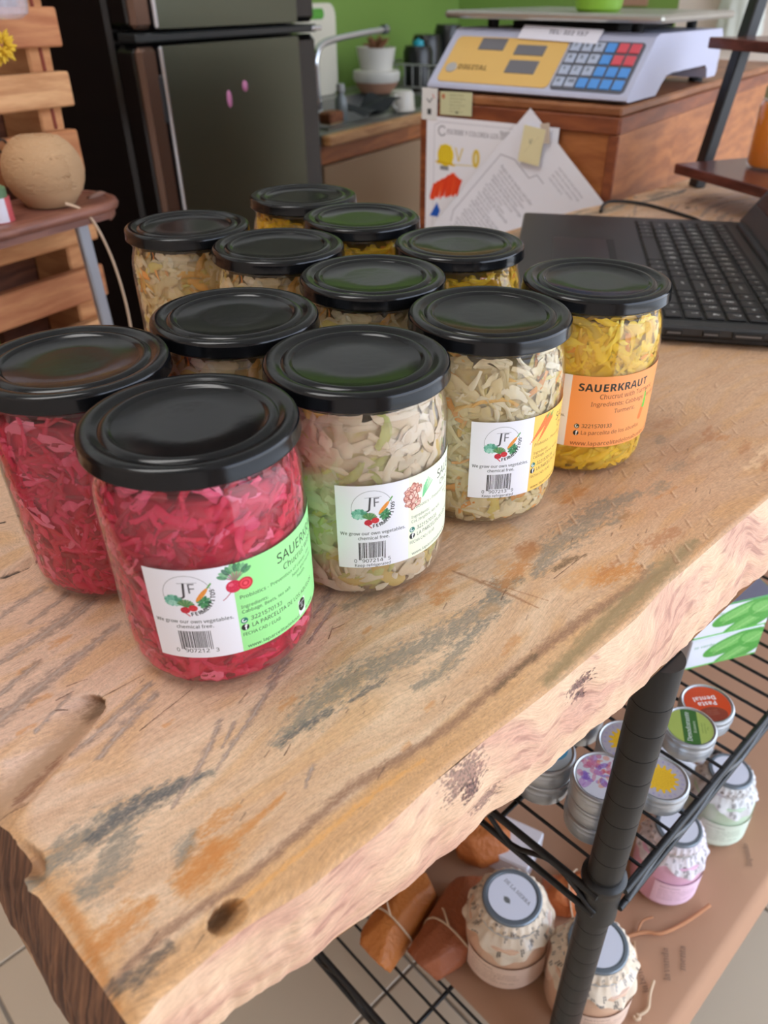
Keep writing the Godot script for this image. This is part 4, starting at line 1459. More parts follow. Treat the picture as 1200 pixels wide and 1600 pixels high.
func make_scale() -> void:
	# local frame as the cabinet's: x away, z towards the viewer's right
	var o := thing("price_scale", "white and yellow electronic price scale with keypad on the cabinet", "scale", cab_t(Vector3(0, 1.036, 0)), deg_to_rad(CAB_TURN))
	var white := mat("scale plastic", rgb8(186, 189, 210), 0.4)
	var foot := mat("scale foot", rgb8(24, 24, 25), 0.7)
	var L := 0.372      # width along z: from -L to 0
	# side outline in x (away) and y
	var side := PackedVector2Array([Vector2(0.018, 0.012), Vector2(0.112, 0.088), Vector2(0.128, 0.093), Vector2(0.50, 0.090), Vector2(0.512, 0.080), Vector2(0.515, 0.016), Vector2(0.508, 0.010), Vector2(0.452, 0.010), Vector2(0.442, 0.026), Vector2(0.425, 0.033), Vector2(0.225, 0.033), Vector2(0.195, 0.030), Vector2(0.170, 0.016), Vector2(0.155, 0.004), Vector2(0.024, 0.004), Vector2(0.016, 0.007)])
	var s := nst()
	extrude(s, side, -L, 0.0)
	part("housing", s, white, o)
	s = nst()
	for q in [[0.05, -0.03], [0.05, -L + 0.03], [0.485, -0.03], [0.485, -L + 0.03]]:
		s = nst()
		lathe(s, [Vector2(0.0, 0.0005), Vector2(0.014, 0.0005), Vector2(0.014, 0.011)], 16, Transform3D(Basis.IDENTITY, Vector3(q[0], 0, q[1])))
		part("rubber_foot", s, foot, o)
	part("base_plate", box_st(Vector3(0.085, 0.0035, -L * 0.5), Vector3(0.12, 0.003, L - 0.02)), foot, o)
	# sloping panel: u to the viewer's right (+z), v up the slope
	var a := Vector3(0.018, 0.012, 0)
	var up := (Vector3(0.112, 0.088, 0) - a).normalized()
	var nrm := Vector3(-up.y, up.x, 0)
	var T := Transform3D(Basis(Vector3(0, 0, 1), up, nrm), a + Vector3(0, 0, -L))   # panel space: x right, y up the slope, z out
	var slope := (Vector3(0.112, 0.088, 0) - a).length()
	s = nst()
	extrude(s, Transform2D(0, Vector2(0.122, slope * 0.47)) * round_rect(0.216, slope * 0.84, 0.010), 0.0, 0.0012, T)
	var yel := part("display_panel", s, mat("scale yellow", rgb8(224, 182, 104), 0.45), o)
	yel.set_meta("label", "yellow display panel")
	for q in [[0.090, 0.76, 0.050, 0.026], [0.166, 0.68, 0.056, 0.022], [0.166, 0.38, 0.056, 0.028]]:
		s = nst()
		box(s, Vector3(q[0], slope * q[1], 0.0015), Vector3(q[2], q[3], 0.0016), 0.0005, T)
		var win := part("display_window", s, mat("scale window frame", rgb8(112, 111, 116), 0.3), yel)
		win.set_meta("label", "grey display window")
	s = nst()
	lathe(s, [Vector2(0.0105, 0.0), Vector2(0.0105, 0.0016), Vector2(0.0, 0.0018)], 20, T * Transform3D(Basis(Vector3.RIGHT, PI * 0.5), Vector3(0.032, slope * 0.30, 0.001)))
	part("round_emblem", s, mat("scale emblem", rgb8(176, 174, 172), 0.4), yel)
	s = nst()
	text_on(s, "DIGITAL", T * Transform3D(Basis.IDENTITY, Vector3(0.044, slope * 0.25, 0.0016)), 0.015, font_bold)
	part("brand_lettering", s, mat("scale ink", rgb8(120, 92, 48), 0.6), yel)
	# keypad
	s = nst()
	extrude(s, Transform2D(0, Vector2(0.298, slope * 0.47)) * round_rect(0.128, slope * 0.86, 0.008), 0.0, 0.0012, T)
	var pad := part("keypad", s, mat("keypad grey", rgb8(92, 94, 102), 0.5), o)
	var grey := mat("key grey", rgb8(176, 186, 206), 0.5)
	var blue := mat("key blue", rgb8(84, 150, 222), 0.5)
	var red := mat("key red", rgb8(214, 84, 96), 0.5)
	s = nst()
	box(s, Vector3.ZERO, Vector3(0.0165, 0.0195, 0.0026), 0.0008, Transform3D(T.basis, Vector3.ZERO))
	s.generate_normals()
	var km := s.commit()
	var marks := nst()
	for r in 4:
		for c in 6:
			var m := grey
			if c == 3 or (r == 0 and c >= 2) or (r == 1 and c >= 4): m = blue
			if r >= 2 and c >= 4: m = red
			var k := put("key", km, m, pad)
			var p := Vector3(0.2455 + c * 0.0205, slope * (0.165 + r * 0.205), 0.0022)
			k.position = T * p
			if m == grey:
				text_on(marks, ["0", "00", "", "1", "2", "3", "4", "5", "6", "7", "8", "9"][r * 3 + c] if c < 3 else "", T * Transform3D(Basis.IDENTITY, p + Vector3(-0.0035, -0.004, 0.0016)), 0.010, font_bold)
	part("key_digits", marks, mat("digit ink", rgb8(70, 74, 86), 0.6), pad)
	# strip of paper over the top of the panel
	s = nst()
	var SP := T * Transform3D(Basis(Vector3.FORWARD, 0.035), Vector3(0.206, slope * 0.97, 0.0035))
	box(s, Vector3.ZERO, Vector3(0.148, 0.030, 0.0008), 0.0002, SP)
	var strip := part("paper_strip", s, mat("paper strip", rgb8(232, 230, 240), 0.7), o)
	s = nst()
	text_on(s, "TEL: 322 157", SP * Transform3D(Basis.IDENTITY, Vector3(-0.022, -0.004, 0.0006)), 0.0125, font_bold)
	part("strip_lettering", s, mat("strip ink", rgb8(96, 92, 110), 0.7), strip)
	# weighing plate on its posts
	var steel := mat("brushed steel", rgb8(188, 188, 180), 0.32, 0.85)
	s = nst()
	box(s, Vector3(0.315, 0.113, -L * 0.5 - 0.004), Vector3(0.43, 0.012, L + 0.030), 0.004)
	part("weighing_plate", s, steel, o)
	s = nst()
	for q in [[0.16, -0.05], [0.16, -L + 0.05], [0.46, -0.05], [0.46, -L + 0.05]]:
		lathe(s, [Vector2(0.010, 0.089), Vector2(0.010, 0.108)], 12, Transform3D(Basis.IDENTITY, Vector3(q[0], 0, q[1])))
	box(s, Vector3(0.315, 0.098, -L * 0.5), Vector3(0.30, 0.012, 0.20), 0.002)
	part("plate_posts", s, foot, o)
	# green bowl on the plate
	var b := thing("green_bowl", "bright green plastic bowl standing on the scale's steel plate", "bowl", cab_t(Vector3(0.20, 1.1552, -0.140)), 0.0)
	var green := mat("green plastic", rgb8(126, 172, 48), 0.4)
	part("bowl_wall", lathe_st([Vector2(0.0, 0.0), Vector2(0.034, 0.0), Vector2(0.039, 0.004), Vector2(0.043, 0.030), Vector2(0.047, 0.075), Vector2(0.049, 0.077), Vector2(0.046, 0.076), Vector2(0.040, 0.030), Vector2(0.036, 0.006), Vector2(0.0, 0.005)], 40), green, b)
	part("foot_ring", lathe_st([Vector2(0.030, -0.0002), Vector2(0.034, -0.0002), Vector2(0.035, 0.003)], 40), green, b)


func text_on(s: SurfaceTool, text: String, T: Transform3D, size: float, font: Font) -> void:
	if text == "":
		return
	var t := TextMesh.new()
	t.text = text
	t.font = font
	t.font_size = 24
	t.pixel_size = size / 24.0
	t.depth = 0.0
	t.curve_step = 3.0
	t.horizontal_alignment = HORIZONTAL_ALIGNMENT_LEFT
	t.vertical_alignment = VERTICAL_ALIGNMENT_BOTTOM
	s.append_from(t, 0, T)


# ------------------------------------------------------------------ stand with shelves at the right, and the honey
func make_stand() -> void:
	var at := Vector3(1.2733, SLAB_TOP, -0.5306)
	var turn := deg_to_rad(-21.9)
	var o := thing("display_stand", "black steel display stand with dark red-brown wooden shelves behind the laptop", "stand", at, turn)
	var steel := mat("black steel tube", rgb8(22, 23, 25), 0.45)
	var board := wood_mat("shelf board", 75, rgb8(112, 62, 50), rgb8(78, 40, 33), Vector3(4, 4, 4), 0.22, 0.04)
	for z in [-0.05, 0.44]:
		var foot := Vector3(0.098, 0.0, z)
		var head := Vector3(0.205, 0.62, z + 0.004)
		var d := (head - foot)
		var s := nst()
		var up := d.normalized()
		var sx := Vector3(0, 0, 1).cross(up).normalized() * -1.0
		box(s, Vector3(0, d.length() * 0.5, 0), Vector3(0.022, d.length(), 0.022), 0.002, Transform3D(Basis(sx, up, sx.cross(up)), foot))
		part("leg", s, steel, o)
	for q in [[-0.02, 0.022, 0.050, 0.185, 0.40], [0.045, -0.03, 0.2195, 0.145, 0.42]]:
		var s := nst()
		box(s, Vector3(q[0] + q[3] * 0.5, q[2], q[1] + q[4] * 0.5), Vector3(q[3], 0.015, q[4]), 0.0015)
		part("shelf", s, board, o)
	for q in [[0.108, 0.040], [0.137, 0.2085]]:
		var s := nst()
		box(s, Vector3(q[0], q[1], 0.195), Vector3(0.016, 0.006, 0.49), 0.001)
		part("cross_bar", s, steel, o)
	var B := Basis(Vector3.UP, turn)
	var h := thing("honey_jar", "glass jar of amber honey tied with white cord on the stand's lower shelf", "jar", at + B * Vector3(0.094, 0.0578, 0.108), 0.0)
	var amber := mat("amber honey", rgb8(214, 122, 8), 0.18)
	amber.subsurf_scatter_enabled = true
	amber.subsurf_scatter_strength = 0.2
	part("honey", lathe_st([Vector2(0, 0.003), Vector2(0.030, 0.003), Vector2(0.0335, 0.008), Vector2(0.0335, 0.084), Vector2(0.029, 0.092), Vector2(0.0, 0.092)], 40), amber, h)
	part("glass", lathe_st([Vector2(0, 0.0), Vector2(0.031, 0.0), Vector2(0.035, 0.005), Vector2(0.035, 0.086), Vector2(0.031, 0.094), Vector2(0.027, 0.098), Vector2(0.027, 0.104)], 40), glass_mat("jar glass", Color(0.93, 0.97, 0.95), 0.015), h)
	var cloth := mat("lid cloth", rgb8(150, 146, 108), 0.9)
	part("cloth_lid", lathe_st([Vector2(0.0290, 0.098), Vector2(0.0305, 0.097), Vector2(0.0305, 0.111), Vector2(0.028, 0.114), Vector2(0.0, 0.1145)], 36), cloth, h)
	var cord := mat("white cord", rgb8(222, 206, 192), 0.9)
	var s := nst()
	var ring := []
	for k in 33: ring.append(Vector3(sin(TAU * k / 32.0) * 0.0295, 0.0955, cos(TAU * k / 32.0) * 0.0295))
	tube(s, ring, 0.0018, 6)
	var fx := Vector3(-0.70, 0, 0.71)      # towards the viewer
	var rt := Vector3(0.71, 0, 0.70)
	for sg in [-1, 1]:
		var loop := []
		for e in [[0, 0.066, 0.0375], [0.4, 0.076, 0.0385], [0.9, 0.090, 0.0375], [1.5, 0.086, 0.036], [1.4, 0.073, 0.037], [0.7, 0.064, 0.0385], [0.0, 0.063, 0.0385]]:
			loop.append(fx * e[2] + rt * (e[0] * 0.010 * sg - 0.016) + Vector3(0, e[1], 0))
		tube(s, smooth_path(loop, 5), 0.0022, 6)
	part("cord_bow", s, cord, h)


# ------------------------------------------------------------------ the kitchen corner behind
const KIT := Vector3(1.403, 0.0, -1.602)
const KIT_TURN := 16.52


func kit_t(local: Vector3) -> Vector3:
	return KIT + Basis(Vector3.UP, deg_to_rad(KIT_TURN)) * local


func kit(called: String, label: String, cat: String, local: Vector3, group := "") -> Node3D:
	return thing(called, label, cat, kit_t(local), deg_to_rad(KIT_TURN), group)


func make_fridge() -> void:
	# local x along the front to the right (front's right end at 0), z out of the front
	var o := kit("fridge", "tall fridge with stainless doors and glossy black side behind the jars", "fridge", Vector3.ZERO)
	var black := mat("fridge black gloss", rgb8(13, 12, 12), 0.16)
	var steel := mat("fridge stainless", rgb8(98, 102, 88), 0.28, 0.9)  # green of the mirrored surroundings tinted into the steel colour
	var edge := mat("fridge door edge", rgb8(110, 84, 70), 0.25, 0.7)  # brown is a painted reflection of nearby wood
	var seal := mat("fridge dark trim", rgb8(26, 28, 28), 0.35)
	var chrome := mat("chrome strip", rgb8(214, 216, 222), 0.2, 0.9)
	var s := nst()
	box(s, Vector3(-0.302, 0.84, -0.375), Vector3(0.596, 1.66, 0.60), 0.008)
	part("cabinet_body", s, black, o)
	for q in [[0.07, 1.093, "lower_door"], [1.117, 1.655, "freezer_door"]]:
		var h: float = q[1] - q[0]
		var y: float = (q[0] + q[1]) * 0.5
		s = nst()
		box(s, Vector3(-0.302, y, -0.040), Vector3(0.604, h, 0.062), 0.012)
		var d := part(q[2], s, black, o)
		s = nst()
		extrude(s, Transform2D(0, Vector2(-0.316, y)) * round_rect(0.452, h - 0.004, 0.004), -0.0095, -0.0002)
		part("steel_front", s, steel, d)
		s = nst()
		box(s, Vector3(-0.578, y, -0.012), Vector3(0.050, h - 0.004, 0.020), 0.008)
		part("side_edge", s, edge, d)
		s = nst()
		box(s, Vector3(-0.546, y, -0.0025), Vector3(0.009, h - 0.004, 0.010), 0.003)
		part("chrome_strip", s, chrome, d)
	s = nst()
	box(s, Vector3(-0.556, 1.0, -0.008), Vector3(0.018, 0.085, 0.016), 0.004)
	part("grip_recess", s, mat("grip recess", rgb8(16, 16, 17), 0.5), o)
	s = nst()
	box(s, Vector3(-0.302, 1.105, -0.030), Vector3(0.598, 0.016, 0.050), 0.003)
	part("door_gap_trim", s, mat("door gap rubber", rgb8(30, 33, 33), 0.4), o)
	s = nst()
	box(s, Vector3(-0.012, 1.105, -0.004), Vector3(0.040, 0.010, 0.014), 0.003)
	part("hinge", s, chrome, o)
	for q in [[-0.305, 1.005, 0.008, 0.011], [-0.362, 0.985, 0.007, 0.017]]:
		s = nst()
		lathe(s, [Vector2(1.0, 0.0), Vector2(0.9, 0.003), Vector2(0.0, 0.0035)], 16, Transform3D(Basis(Vector3(q[2], 0, 0), Vector3(0, 0, 1), Vector3(0, -q[3], 0)), Vector3(q[0], q[1], 0.0)))
		tag(part("pink_magnet", s, mat("pink magnet", rgb8(196, 120, 160), 0.5)), ["small pink petal magnet stuck high on the fridge door", "small dull pink magnet left of and below the other on the fridge door"][0 if q[2] > 0.0075 else 1], "magnet", "")
		var mg: Node3D = get_child(get_child_count() - 1)
		mg.position = KIT
		mg.rotation.y = deg_to_rad(KIT_TURN)


func make_sink() -> void:
	var wood := wood_mat("counter edge wood", 81, rgb8(196, 152, 104), rgb8(156, 108, 66), Vector3(2, 2, 2), 0.5)
	var o := kit("sink_counter", "kitchen counter with a wooden edge and beige panel to the right of the fridge", "counter", Vector3(0.02, 0, 0))
	var s := nst()
	# top with an opening for the basin, edge strip
	for q in [[0.0, 0.10, -0.62, -0.03], [0.95, 2.08, -0.62, -0.03], [0.10, 0.95, -0.62, -0.47], [0.10, 0.95, -0.075, -0.03]]:
		box(s, Vector3((q[0] + q[1]) * 0.5, 0.852, (q[2] + q[3]) * 0.5), Vector3(q[1] - q[0], 0.022, q[3] - q[2]))
	part("counter_top", s, mat("grey counter top", rgb8(112, 112, 104), 0.4), o)
	s = nst()
	box(s, Vector3(1.04, 0.851, -0.014), Vector3(2.08, 0.026, 0.030), 0.004)
	part("wooden_edge", s, wood, o)
	s = nst()
	box(s, Vector3(1.04, 0.812, -0.05), Vector3(2.06, 0.052, 0.02), 0.003)
	part("drawer_rail", s, wood_mat("drawer rail wood", 82, rgb8(176, 104, 48), rgb8(140, 78, 36), Vector3(2, 2, 2), 0.5), o)
	s = nst()
	box(s, Vector3(1.04, 0.427, -0.04), Vector3(2.06, 0.714, 0.02), 0.003)
	part("front_panel", s, mat("beige panel", rgb8(156, 130, 102), 0.7), o)
	s = nst()
	box(s, Vector3(1.04, 0.035, -0.08), Vector3(2.06, 0.07, 0.02))
	part("plinth", s, mat("grip recess", rgb8(16, 16, 17), 0.5), o)
	# basin
	var b := kit("steel_sink", "stainless steel sink basin set into the kitchen counter", "sink", Vector3(0.02, 0, 0))
	var steel := mat("sink steel", rgb8(150, 152, 148), 0.3, 0.85)
	s = nst()
	var lip := [Vector3(0.09, 0.866, -0.065), Vector3(0.96, 0.866, -0.065), Vector3(0.96, 0.866, -0.48), Vector3(0.09, 0.866, -0.48)]
	var inn := [Vector3(0.12, 0.865, -0.090), Vector3(0.93, 0.865, -0.090), Vector3(0.93, 0.865, -0.455), Vector3(0.12, 0.865, -0.455)]
	var low := [Vector3(0.16, 0.70, -0.13), Vector3(0.89, 0.70, -0.13), Vector3(0.89, 0.70, -0.42), Vector3(0.16, 0.70, -0.42)]
	var ctr := Vector3(0.525, 1.4, -0.27)
	for k in 4:
		var k2 := (k + 1) % 4
		face(s, [lip[k], lip[k2], inn[k2], inn[k]], Vector3.UP)
		face(s, [inn[k], inn[k2], low[k2], low[k]], ctr - inn[k])
		face(s, [lip[k], lip[k2], lip[k2] - Vector3(0, 0.004, 0), lip[k] - Vector3(0, 0.004, 0)], lip[k] - Vector3(0.525, lip[k].y, -0.27))
	face(s, low, Vector3.UP)
	part("basin", s, steel, b)
	part("drain", lathe_st([Vector2(0.035, 0.701), Vector2(0.03, 0.704), Vector2(0.0, 0.703)], 20, Transform3D(Basis.IDENTITY, Vector3(0.52, 0, -0.27))), mat("sink drain", rgb8(80, 80, 80), 0.4, 0.8), b)
	# tap: column behind the fridge corner, arm out over the basin
	var t := kit("kitchen_tap", "slim chrome kitchen tap reaching out from behind the fridge", "tap", Vector3(0.335, 0.862, -0.25))
	var chrome := mat("tap chrome", rgb8(206, 212, 218), 0.15, 0.95)
	part("base", lathe_st([Vector2(0.024, 0.0), Vector2(0.024, 0.012), Vector2(0.016, 0.018), Vector2(0.014, 0.05)], 20), chrome, t)
	part("spout", tube_st(smooth_path([Vector3(0, 0.03, 0), Vector3(0, 0.10, 0), Vector3(0.005, 0.155, 0), Vector3(0.05, 0.188, 0), Vector3(0.22, 0.203, 0), Vector3(0.40, 0.211, 0)], 6), 0.0095, 14), chrome, t)
	part("nozzle", tube_st([Vector3(0.393, 0.2107, 0), Vector3(0.415, 0.2117, 0)], 0.0145, 16), mat("tap steel", rgb8(170, 178, 186), 0.2, 0.95), t)
	# upright chopping board against the wall
	var cb := kit("chopping_board", "white plastic chopping board with a green-rimmed grip hole leaning on the green wall", "chopping board", Vector3(0.76, 0.864, -0.54))
	s = nst()
	extrude(s, Transform2D(0, Vector2(0, 0.138)) * round_rect(0.24, 0.276, 0.04), -0.006, 0.006)
	part("board", s, mat("white plastic board", rgb8(214, 208, 190), 0.5), cb)
	s = nst()
	var gp := []
	for p in round_rect(0.086, 0.024, 0.011, 4): gp.append(Vector3(p.x, p.y + 0.246, 0.0062))
	gp.append(gp[0])
	tube(s, gp, 0.004, 6)
	extrude(s, Transform2D(0, Vector2(0, 0.246)) * round_rect(0.084, 0.022, 0.010), 0.0058, 0.0066)
	part("grip_hole_rim", s, mat("green rim", rgb8(90, 160, 60), 0.5), cb)
	# soap bottle, sponge
	var bo := kit("glass_bottle", "small clear bottle with grey cap beside the tap at the sink", "bottle", Vector3(0.265, 0.866, -0.12))
	part("bottle", lathe_st([Vector2(0, 0), Vector2(0.016, 0), Vector2(0.018, 0.004), Vector2(0.018, 0.055), Vector2(0.009, 0.068), Vector2(0.009, 0.074)], 20), mat("grey bottle", rgb8(120, 128, 128), 0.2), bo)
	part("cap", lathe_st([Vector2(0.011, 0.074), Vector2(0.012, 0.076), Vector2(0.012, 0.094), Vector2(0.0, 0.096)], 16), mat("bottle cap", rgb8(176, 180, 178), 0.4), bo)
	var sp := kit("scrubbing_block", "small brown scrubbing block on the counter beside the fridge", "brush", Vector3(0.21, 0.866, -0.12))
	part("block", box_st(Vector3(0, 0.016, 0), Vector3(0.07, 0.03, 0.045), 0.006), wood_mat("brush wood", 83, rgb8(150, 92, 54), rgb8(110, 62, 36), Vector3(8, 8, 8)), sp)
	part("bristles", box_st(Vector3(0, 0.002, 0), Vector3(0.062, 0.006, 0.038), 0.001), mat("bristles", rgb8(180, 150, 110), 0.9), sp)
	# plant in a white pot standing in a white bowl on a terracotta saucer
	var pl := kit("potted_plant", "small dry brown plant in a white pot on a terracotta saucer by the sink", "plant", Vector3(0.965, 0.866, -0.42))
	part("saucer", lathe_st([Vector2(0.0, 0.0), Vector2(0.060, 0.0), Vector2(0.078, 0.028), Vector2(0.080, 0.034), Vector2(0.0, 0.034)], 36), mat("terracotta", rgb8(158, 116, 92), 0.75), pl)
	part("bowl", lathe_st([Vector2(0.0, 0.034), Vector2(0.080, 0.034), Vector2(0.087, 0.044), Vector2(0.086, 0.068), Vector2(0.080, 0.072), Vector2(0.0, 0.072)], 36), mat("white glaze", rgb8(206, 202, 192), 0.35), pl)
	part("pot", lathe_st([Vector2(0.0, 0.07), Vector2(0.058, 0.07), Vector2(0.070, 0.134), Vector2(0.072, 0.142), Vector2(0.066, 0.142), Vector2(0.062, 0.130), Vector2(0.0, 0.130)], 36), mat("white glaze", rgb8(206, 202, 192), 0.35), pl)
	s = nst()
	rng.seed = 77
	for k in 22:
		var a := rng.randf() * TAU
		var d := Vector3(sin(a), 0, cos(a))
		var r := rng.randf_range(0.004, 0.03)
		tube(s, [d * r * 0.3 + Vector3(0, 0.128, 0), d * r + Vector3(0, 0.150, 0), d * r * 1.9 + Vector3(0, rng.randf_range(0.150, 0.182), 0)], [0.006, 0.007, 0.002], 6)
	part("dry_stems", s, mat("dry stems", rgb8(120, 78, 50), 0.85), pl)
	s = nst()
	for k in 4:
		var p := [Vector3(0.045, 0.13, 0.02 - k * 0.01)]
		for e in 3: p.append(Vector3(0.052 + e * 0.006 * (k - 1), 0.15 + e * 0.022, 0.02 - k * 0.012))
		tube(s, p, [0.002, 0.0018, 0.0015, 0.001], 5)
	part("grass_blades", s, mat("grass blades", rgb8(140, 160, 90), 0.8), pl)
	# dish rack with dark crockery, and its cup
	var rk := kit("dish_rack", "wire dish rack beside the sink, half hidden behind the scale", "dish rack", Vector3(1.265, 0.866, -0.34))
	var wire := mat("rack wire", rgb8(176, 178, 174), 0.4, 0.6)
	s = nst()
	for y in [0.012, 0.085]:
		var rr := []
		for p in round_rect(0.42, 0.28, 0.03, 3): rr.append(Vector3(p.x * 0.95, y, p.y))
		rr.append(rr[0])
		tube(s, rr, 0.0035, 6)
	for k in 16:
		var x := -0.180 + k * 0.024
		for z in [-0.139, 0.139]:
			tube(s, [Vector3(x, 0.012, z), Vector3(x, 0.085, z)], 0.002, 5)
	for k in 8:
		for x in [-0.199, 0.199]:
			tube(s, [Vector3(x, 0.012, -0.12 + k * 0.034), Vector3(x, 0.085, -0.12 + k * 0.034)], 0.002, 5)
	part("wire_basket", s, wire, rk)
	s = nst()
	for k in 4: tube(s, [Vector3(-0.18, 0.002 if k % 2 else 0.0035, -0.12 + k * 0.08), Vector3(0.18, 0.0035, -0.12 + k * 0.08)], 0.0035, 6)
	part("feet", s, wire, rk)
	var dk := mat("dark crockery", rgb8(18, 21, 20), 0.3)
	for q in [[-0.125, 0.0, 0.0, 0.056, 0.13], [0.0, 0.0, -0.03, 0.058, 0.16], [0.125, 0.0, 0.0, 0.056, 0.19]]:
		var pn := kit("dark_pot", ["black bowl upside down in the dish rack, nearest the plant", "black pan in the middle of the dish rack", "black pot rising highest from the dish rack behind the scale"][[-0.125, 0.0, 0.125].find(q[0])], "pot", Vector3(1.265 + q[0], 0.8775 + q[1], -0.34 + q[2]), "")
		part("pot_wall", lathe_st([Vector2(0.0, q[4]), Vector2(q[3] * 0.86, q[4]), Vector2(q[3], q[4] * 0.85), Vector2(q[3], 0.0), Vector2(q[3] * 1.06, -0.004), Vector2(q[3] * 0.94, -0.002), Vector2(q[3] * 0.93, q[4] * 0.8), Vector2(0.0, q[4] * 0.94)], 32), dk, pn)
		part("rim_handle", tube_st(smooth_path([Vector3(0.02, 0.06, q[3] * 0.93), Vector3(0.012, 0.065, q[3] + 0.025), Vector3(-0.012, 0.065, q[3] + 0.025), Vector3(-0.02, 0.06, q[3] * 0.93)], 5), 0.005, 8), dk, pn)
	var bl := kit("blue_lid", "small turquoise plastic lid lying on the black crockery", "lid", Vector3(1.14, 1.0078, -0.34))
	part("lid_top", lathe_st([Vector2(0, 0), Vector2(0.020, 0), Vector2(0.020, 0.014), Vector2(0.017, 0.017), Vector2(0, 0.0175)], 20), mat("turquoise plastic", rgb8(40, 160, 178), 0.4), bl)
	part("lid_grip", lathe_st([Vector2(0.006, 0.0170), Vector2(0.006, 0.022), Vector2(0, 0.023)], 12), mat("turquoise plastic", rgb8(40, 160, 178), 0.4), bl)
	var cu := kit("white_cup", "white cup upside down at the sink's edge under the dish rack", "cup", Vector3(0.545, 0.8665, -0.075))
	part("cup_wall", lathe_st([Vector2(0.036, 0.0), Vector2(0.040, 0.002), Vector2(0.036, 0.05), Vector2(0.030, 0.058), Vector2(0.0, 0.059)], 28), mat("white glaze", rgb8(206, 202, 192), 0.35), cu)
	part("handle", tube_st(smooth_path([Vector3(-0.036, 0.045, 0), Vector3(-0.055, 0.040, 0), Vector3(-0.056, 0.020, 0), Vector3(-0.038, 0.012, 0)], 5), 0.004, 8), mat("white glaze", rgb8(206, 202, 192), 0.35), cu)
	var rg := kit("dark_cloth", "dark cloth draped over the front of the sink", "cloth", Vector3(0.39, 0.868, -0.10))
	var P := PackedVector3Array()
	for j in 12:
		for i in 16:
			var u := i / 15.0
			var v := j / 11.0
			P.append(Vector3((u - 0.5) * 0.22, 0.012 + 0.018 * sin(u * 9.0 + v * 2.0) * sin(v * 4.0 + u) + 0.02 * u, 0.05 - v * 0.12))
	put("fabric", grid_mesh(16, 12, P), mat("dark cloth", rgb8(40, 44, 46), 0.9), rg)


# ------------------------------------------------------------------ pallet stood on end, stool, twine
const PAL := Vector3(0.5514, 0.0, -1.1782)


func pal_t(local: Vector3) -> Vector3:
	return PAL + Basis(Vector3.UP, deg_to_rad(KIT_TURN)) * local


func make_pallet() -> void:
	var o := thing("wooden_pallet", "pale wooden pallet stood upright before the black fridge side", "pallet", PAL, deg_to_rad(KIT_TURN))
	var woods := []
	for k in 4:
		woods.append(wood_mat("pallet wood %d" % k, 101 + k, [rgb8(216, 158, 106), rgb8(200, 138, 92), rgb8(224, 172, 122), rgb8(206, 144, 96)][k], [rgb8(184, 122, 76), rgb8(172, 106, 68), rgb8(190, 134, 88), rgb8(176, 112, 70)][k], Vector3(2.2, 2.2, 2.2), 0.75))
	var dark := wood_mat("pallet back wood", 106, rgb8(132, 82, 56), rgb8(92, 54, 38), Vector3(2, 2, 2), 0.8)  # darker than the slats: shade behind them put into the colour
	var lean := func(y): return (y - 1.0) * 0.053     # it leans a little to the right
	var ys := [[1.183, 1.26], [1.1134, 1.1619], [1.0371, 1.0825], [0.945, 1.0057], [0.8433, 0.899], [0.7514, 0.8032], [0.660, 0.7173], [0.57, 0.625], [0.47, 0.53], [0.37, 0.43], [0.27, 0.33], [0.16, 0.22], [0.02, 0.10], [1.30, 1.36]]
	rng.seed = 4
	for k in ys.size():
		var y: float = (ys[k][0] + ys[k][1]) * 0.5
		var s := nst()
		box(s, Vector3(-0.5, 0, 0.010), Vector3(1.0, ys[k][1] - ys[k][0], 0.020), 0.0025)
		var sl := part("slat", s, woods[k % 4], o)
		sl.position = Vector3(lean.call(y) + rng.randf_range(-0.003, 0.003), y, 0)
		sl.rotation.z = -0.01
	for q in [[-0.028, 0.042, 0], [-0.36, 0.05, 1], [-0.75, 0.05, 2], [-0.98, 0.04, 0]]:
		var s := nst()
		box(s, Vector3(0, 0.70, -0.045), Vector3(q[1], 1.40, 0.088), 0.003, Transform3D(Basis(Vector3.BACK, -0.053), Vector3(q[0] - 0.053, 0, 0)))
		part("stringer", s, woods[q[2]], o)
	for k in 6:
		var s := nst()
		box(s, Vector3(-0.095 - k * 0.15, 0.70, -0.100), Vector3(0.132, 1.38, 0.018), 0.002, Transform3D(Basis(Vector3.BACK, -0.053), Vector3(-0.03, 0, 0)))
		part("back_board", s, dark, o)
	# stains where nails rust through the stringer
	for y in [1.098, 1.022, 1.17]:
		var s := nst()
		box(s, Vector3(lean.call(y) - 0.026, y, -0.0005), Vector3(0.006, 0.030, 0.003), 0.0012)
		part("rusty_split", s, mat("rusty split", rgb8(134, 62, 44), 0.85), o)
	# pencilled word on a slat
	var s := nst()
	var ring := []
	for k in 21: ring.append(Vector3(-0.140 + sin(TAU * k / 20.0) * 0.0085, 1.0 + cos(TAU * k / 20.0) * 0.0085, 0.0212))
	tube(s, ring, 0.0016, 6)
	tube(s, smooth_path([Vector3(-0.127, 0.991, 0.0212), Vector3(-0.120, 1.000, 0.0212), Vector3(-0.112, 0.995, 0.0212), Vector3(-0.106, 1.005, 0.0212), Vector3(-0.098, 1.000, 0.0212), Vector3(-0.094, 1.008, 0.0212), Vector3(-0.086, 1.007, 0.0212)], 5), 0.0018, 6)
	part("dark_lettering", s, mat("burnt lettering", rgb8(70, 58, 48), 0.8), o)
	make_stool()


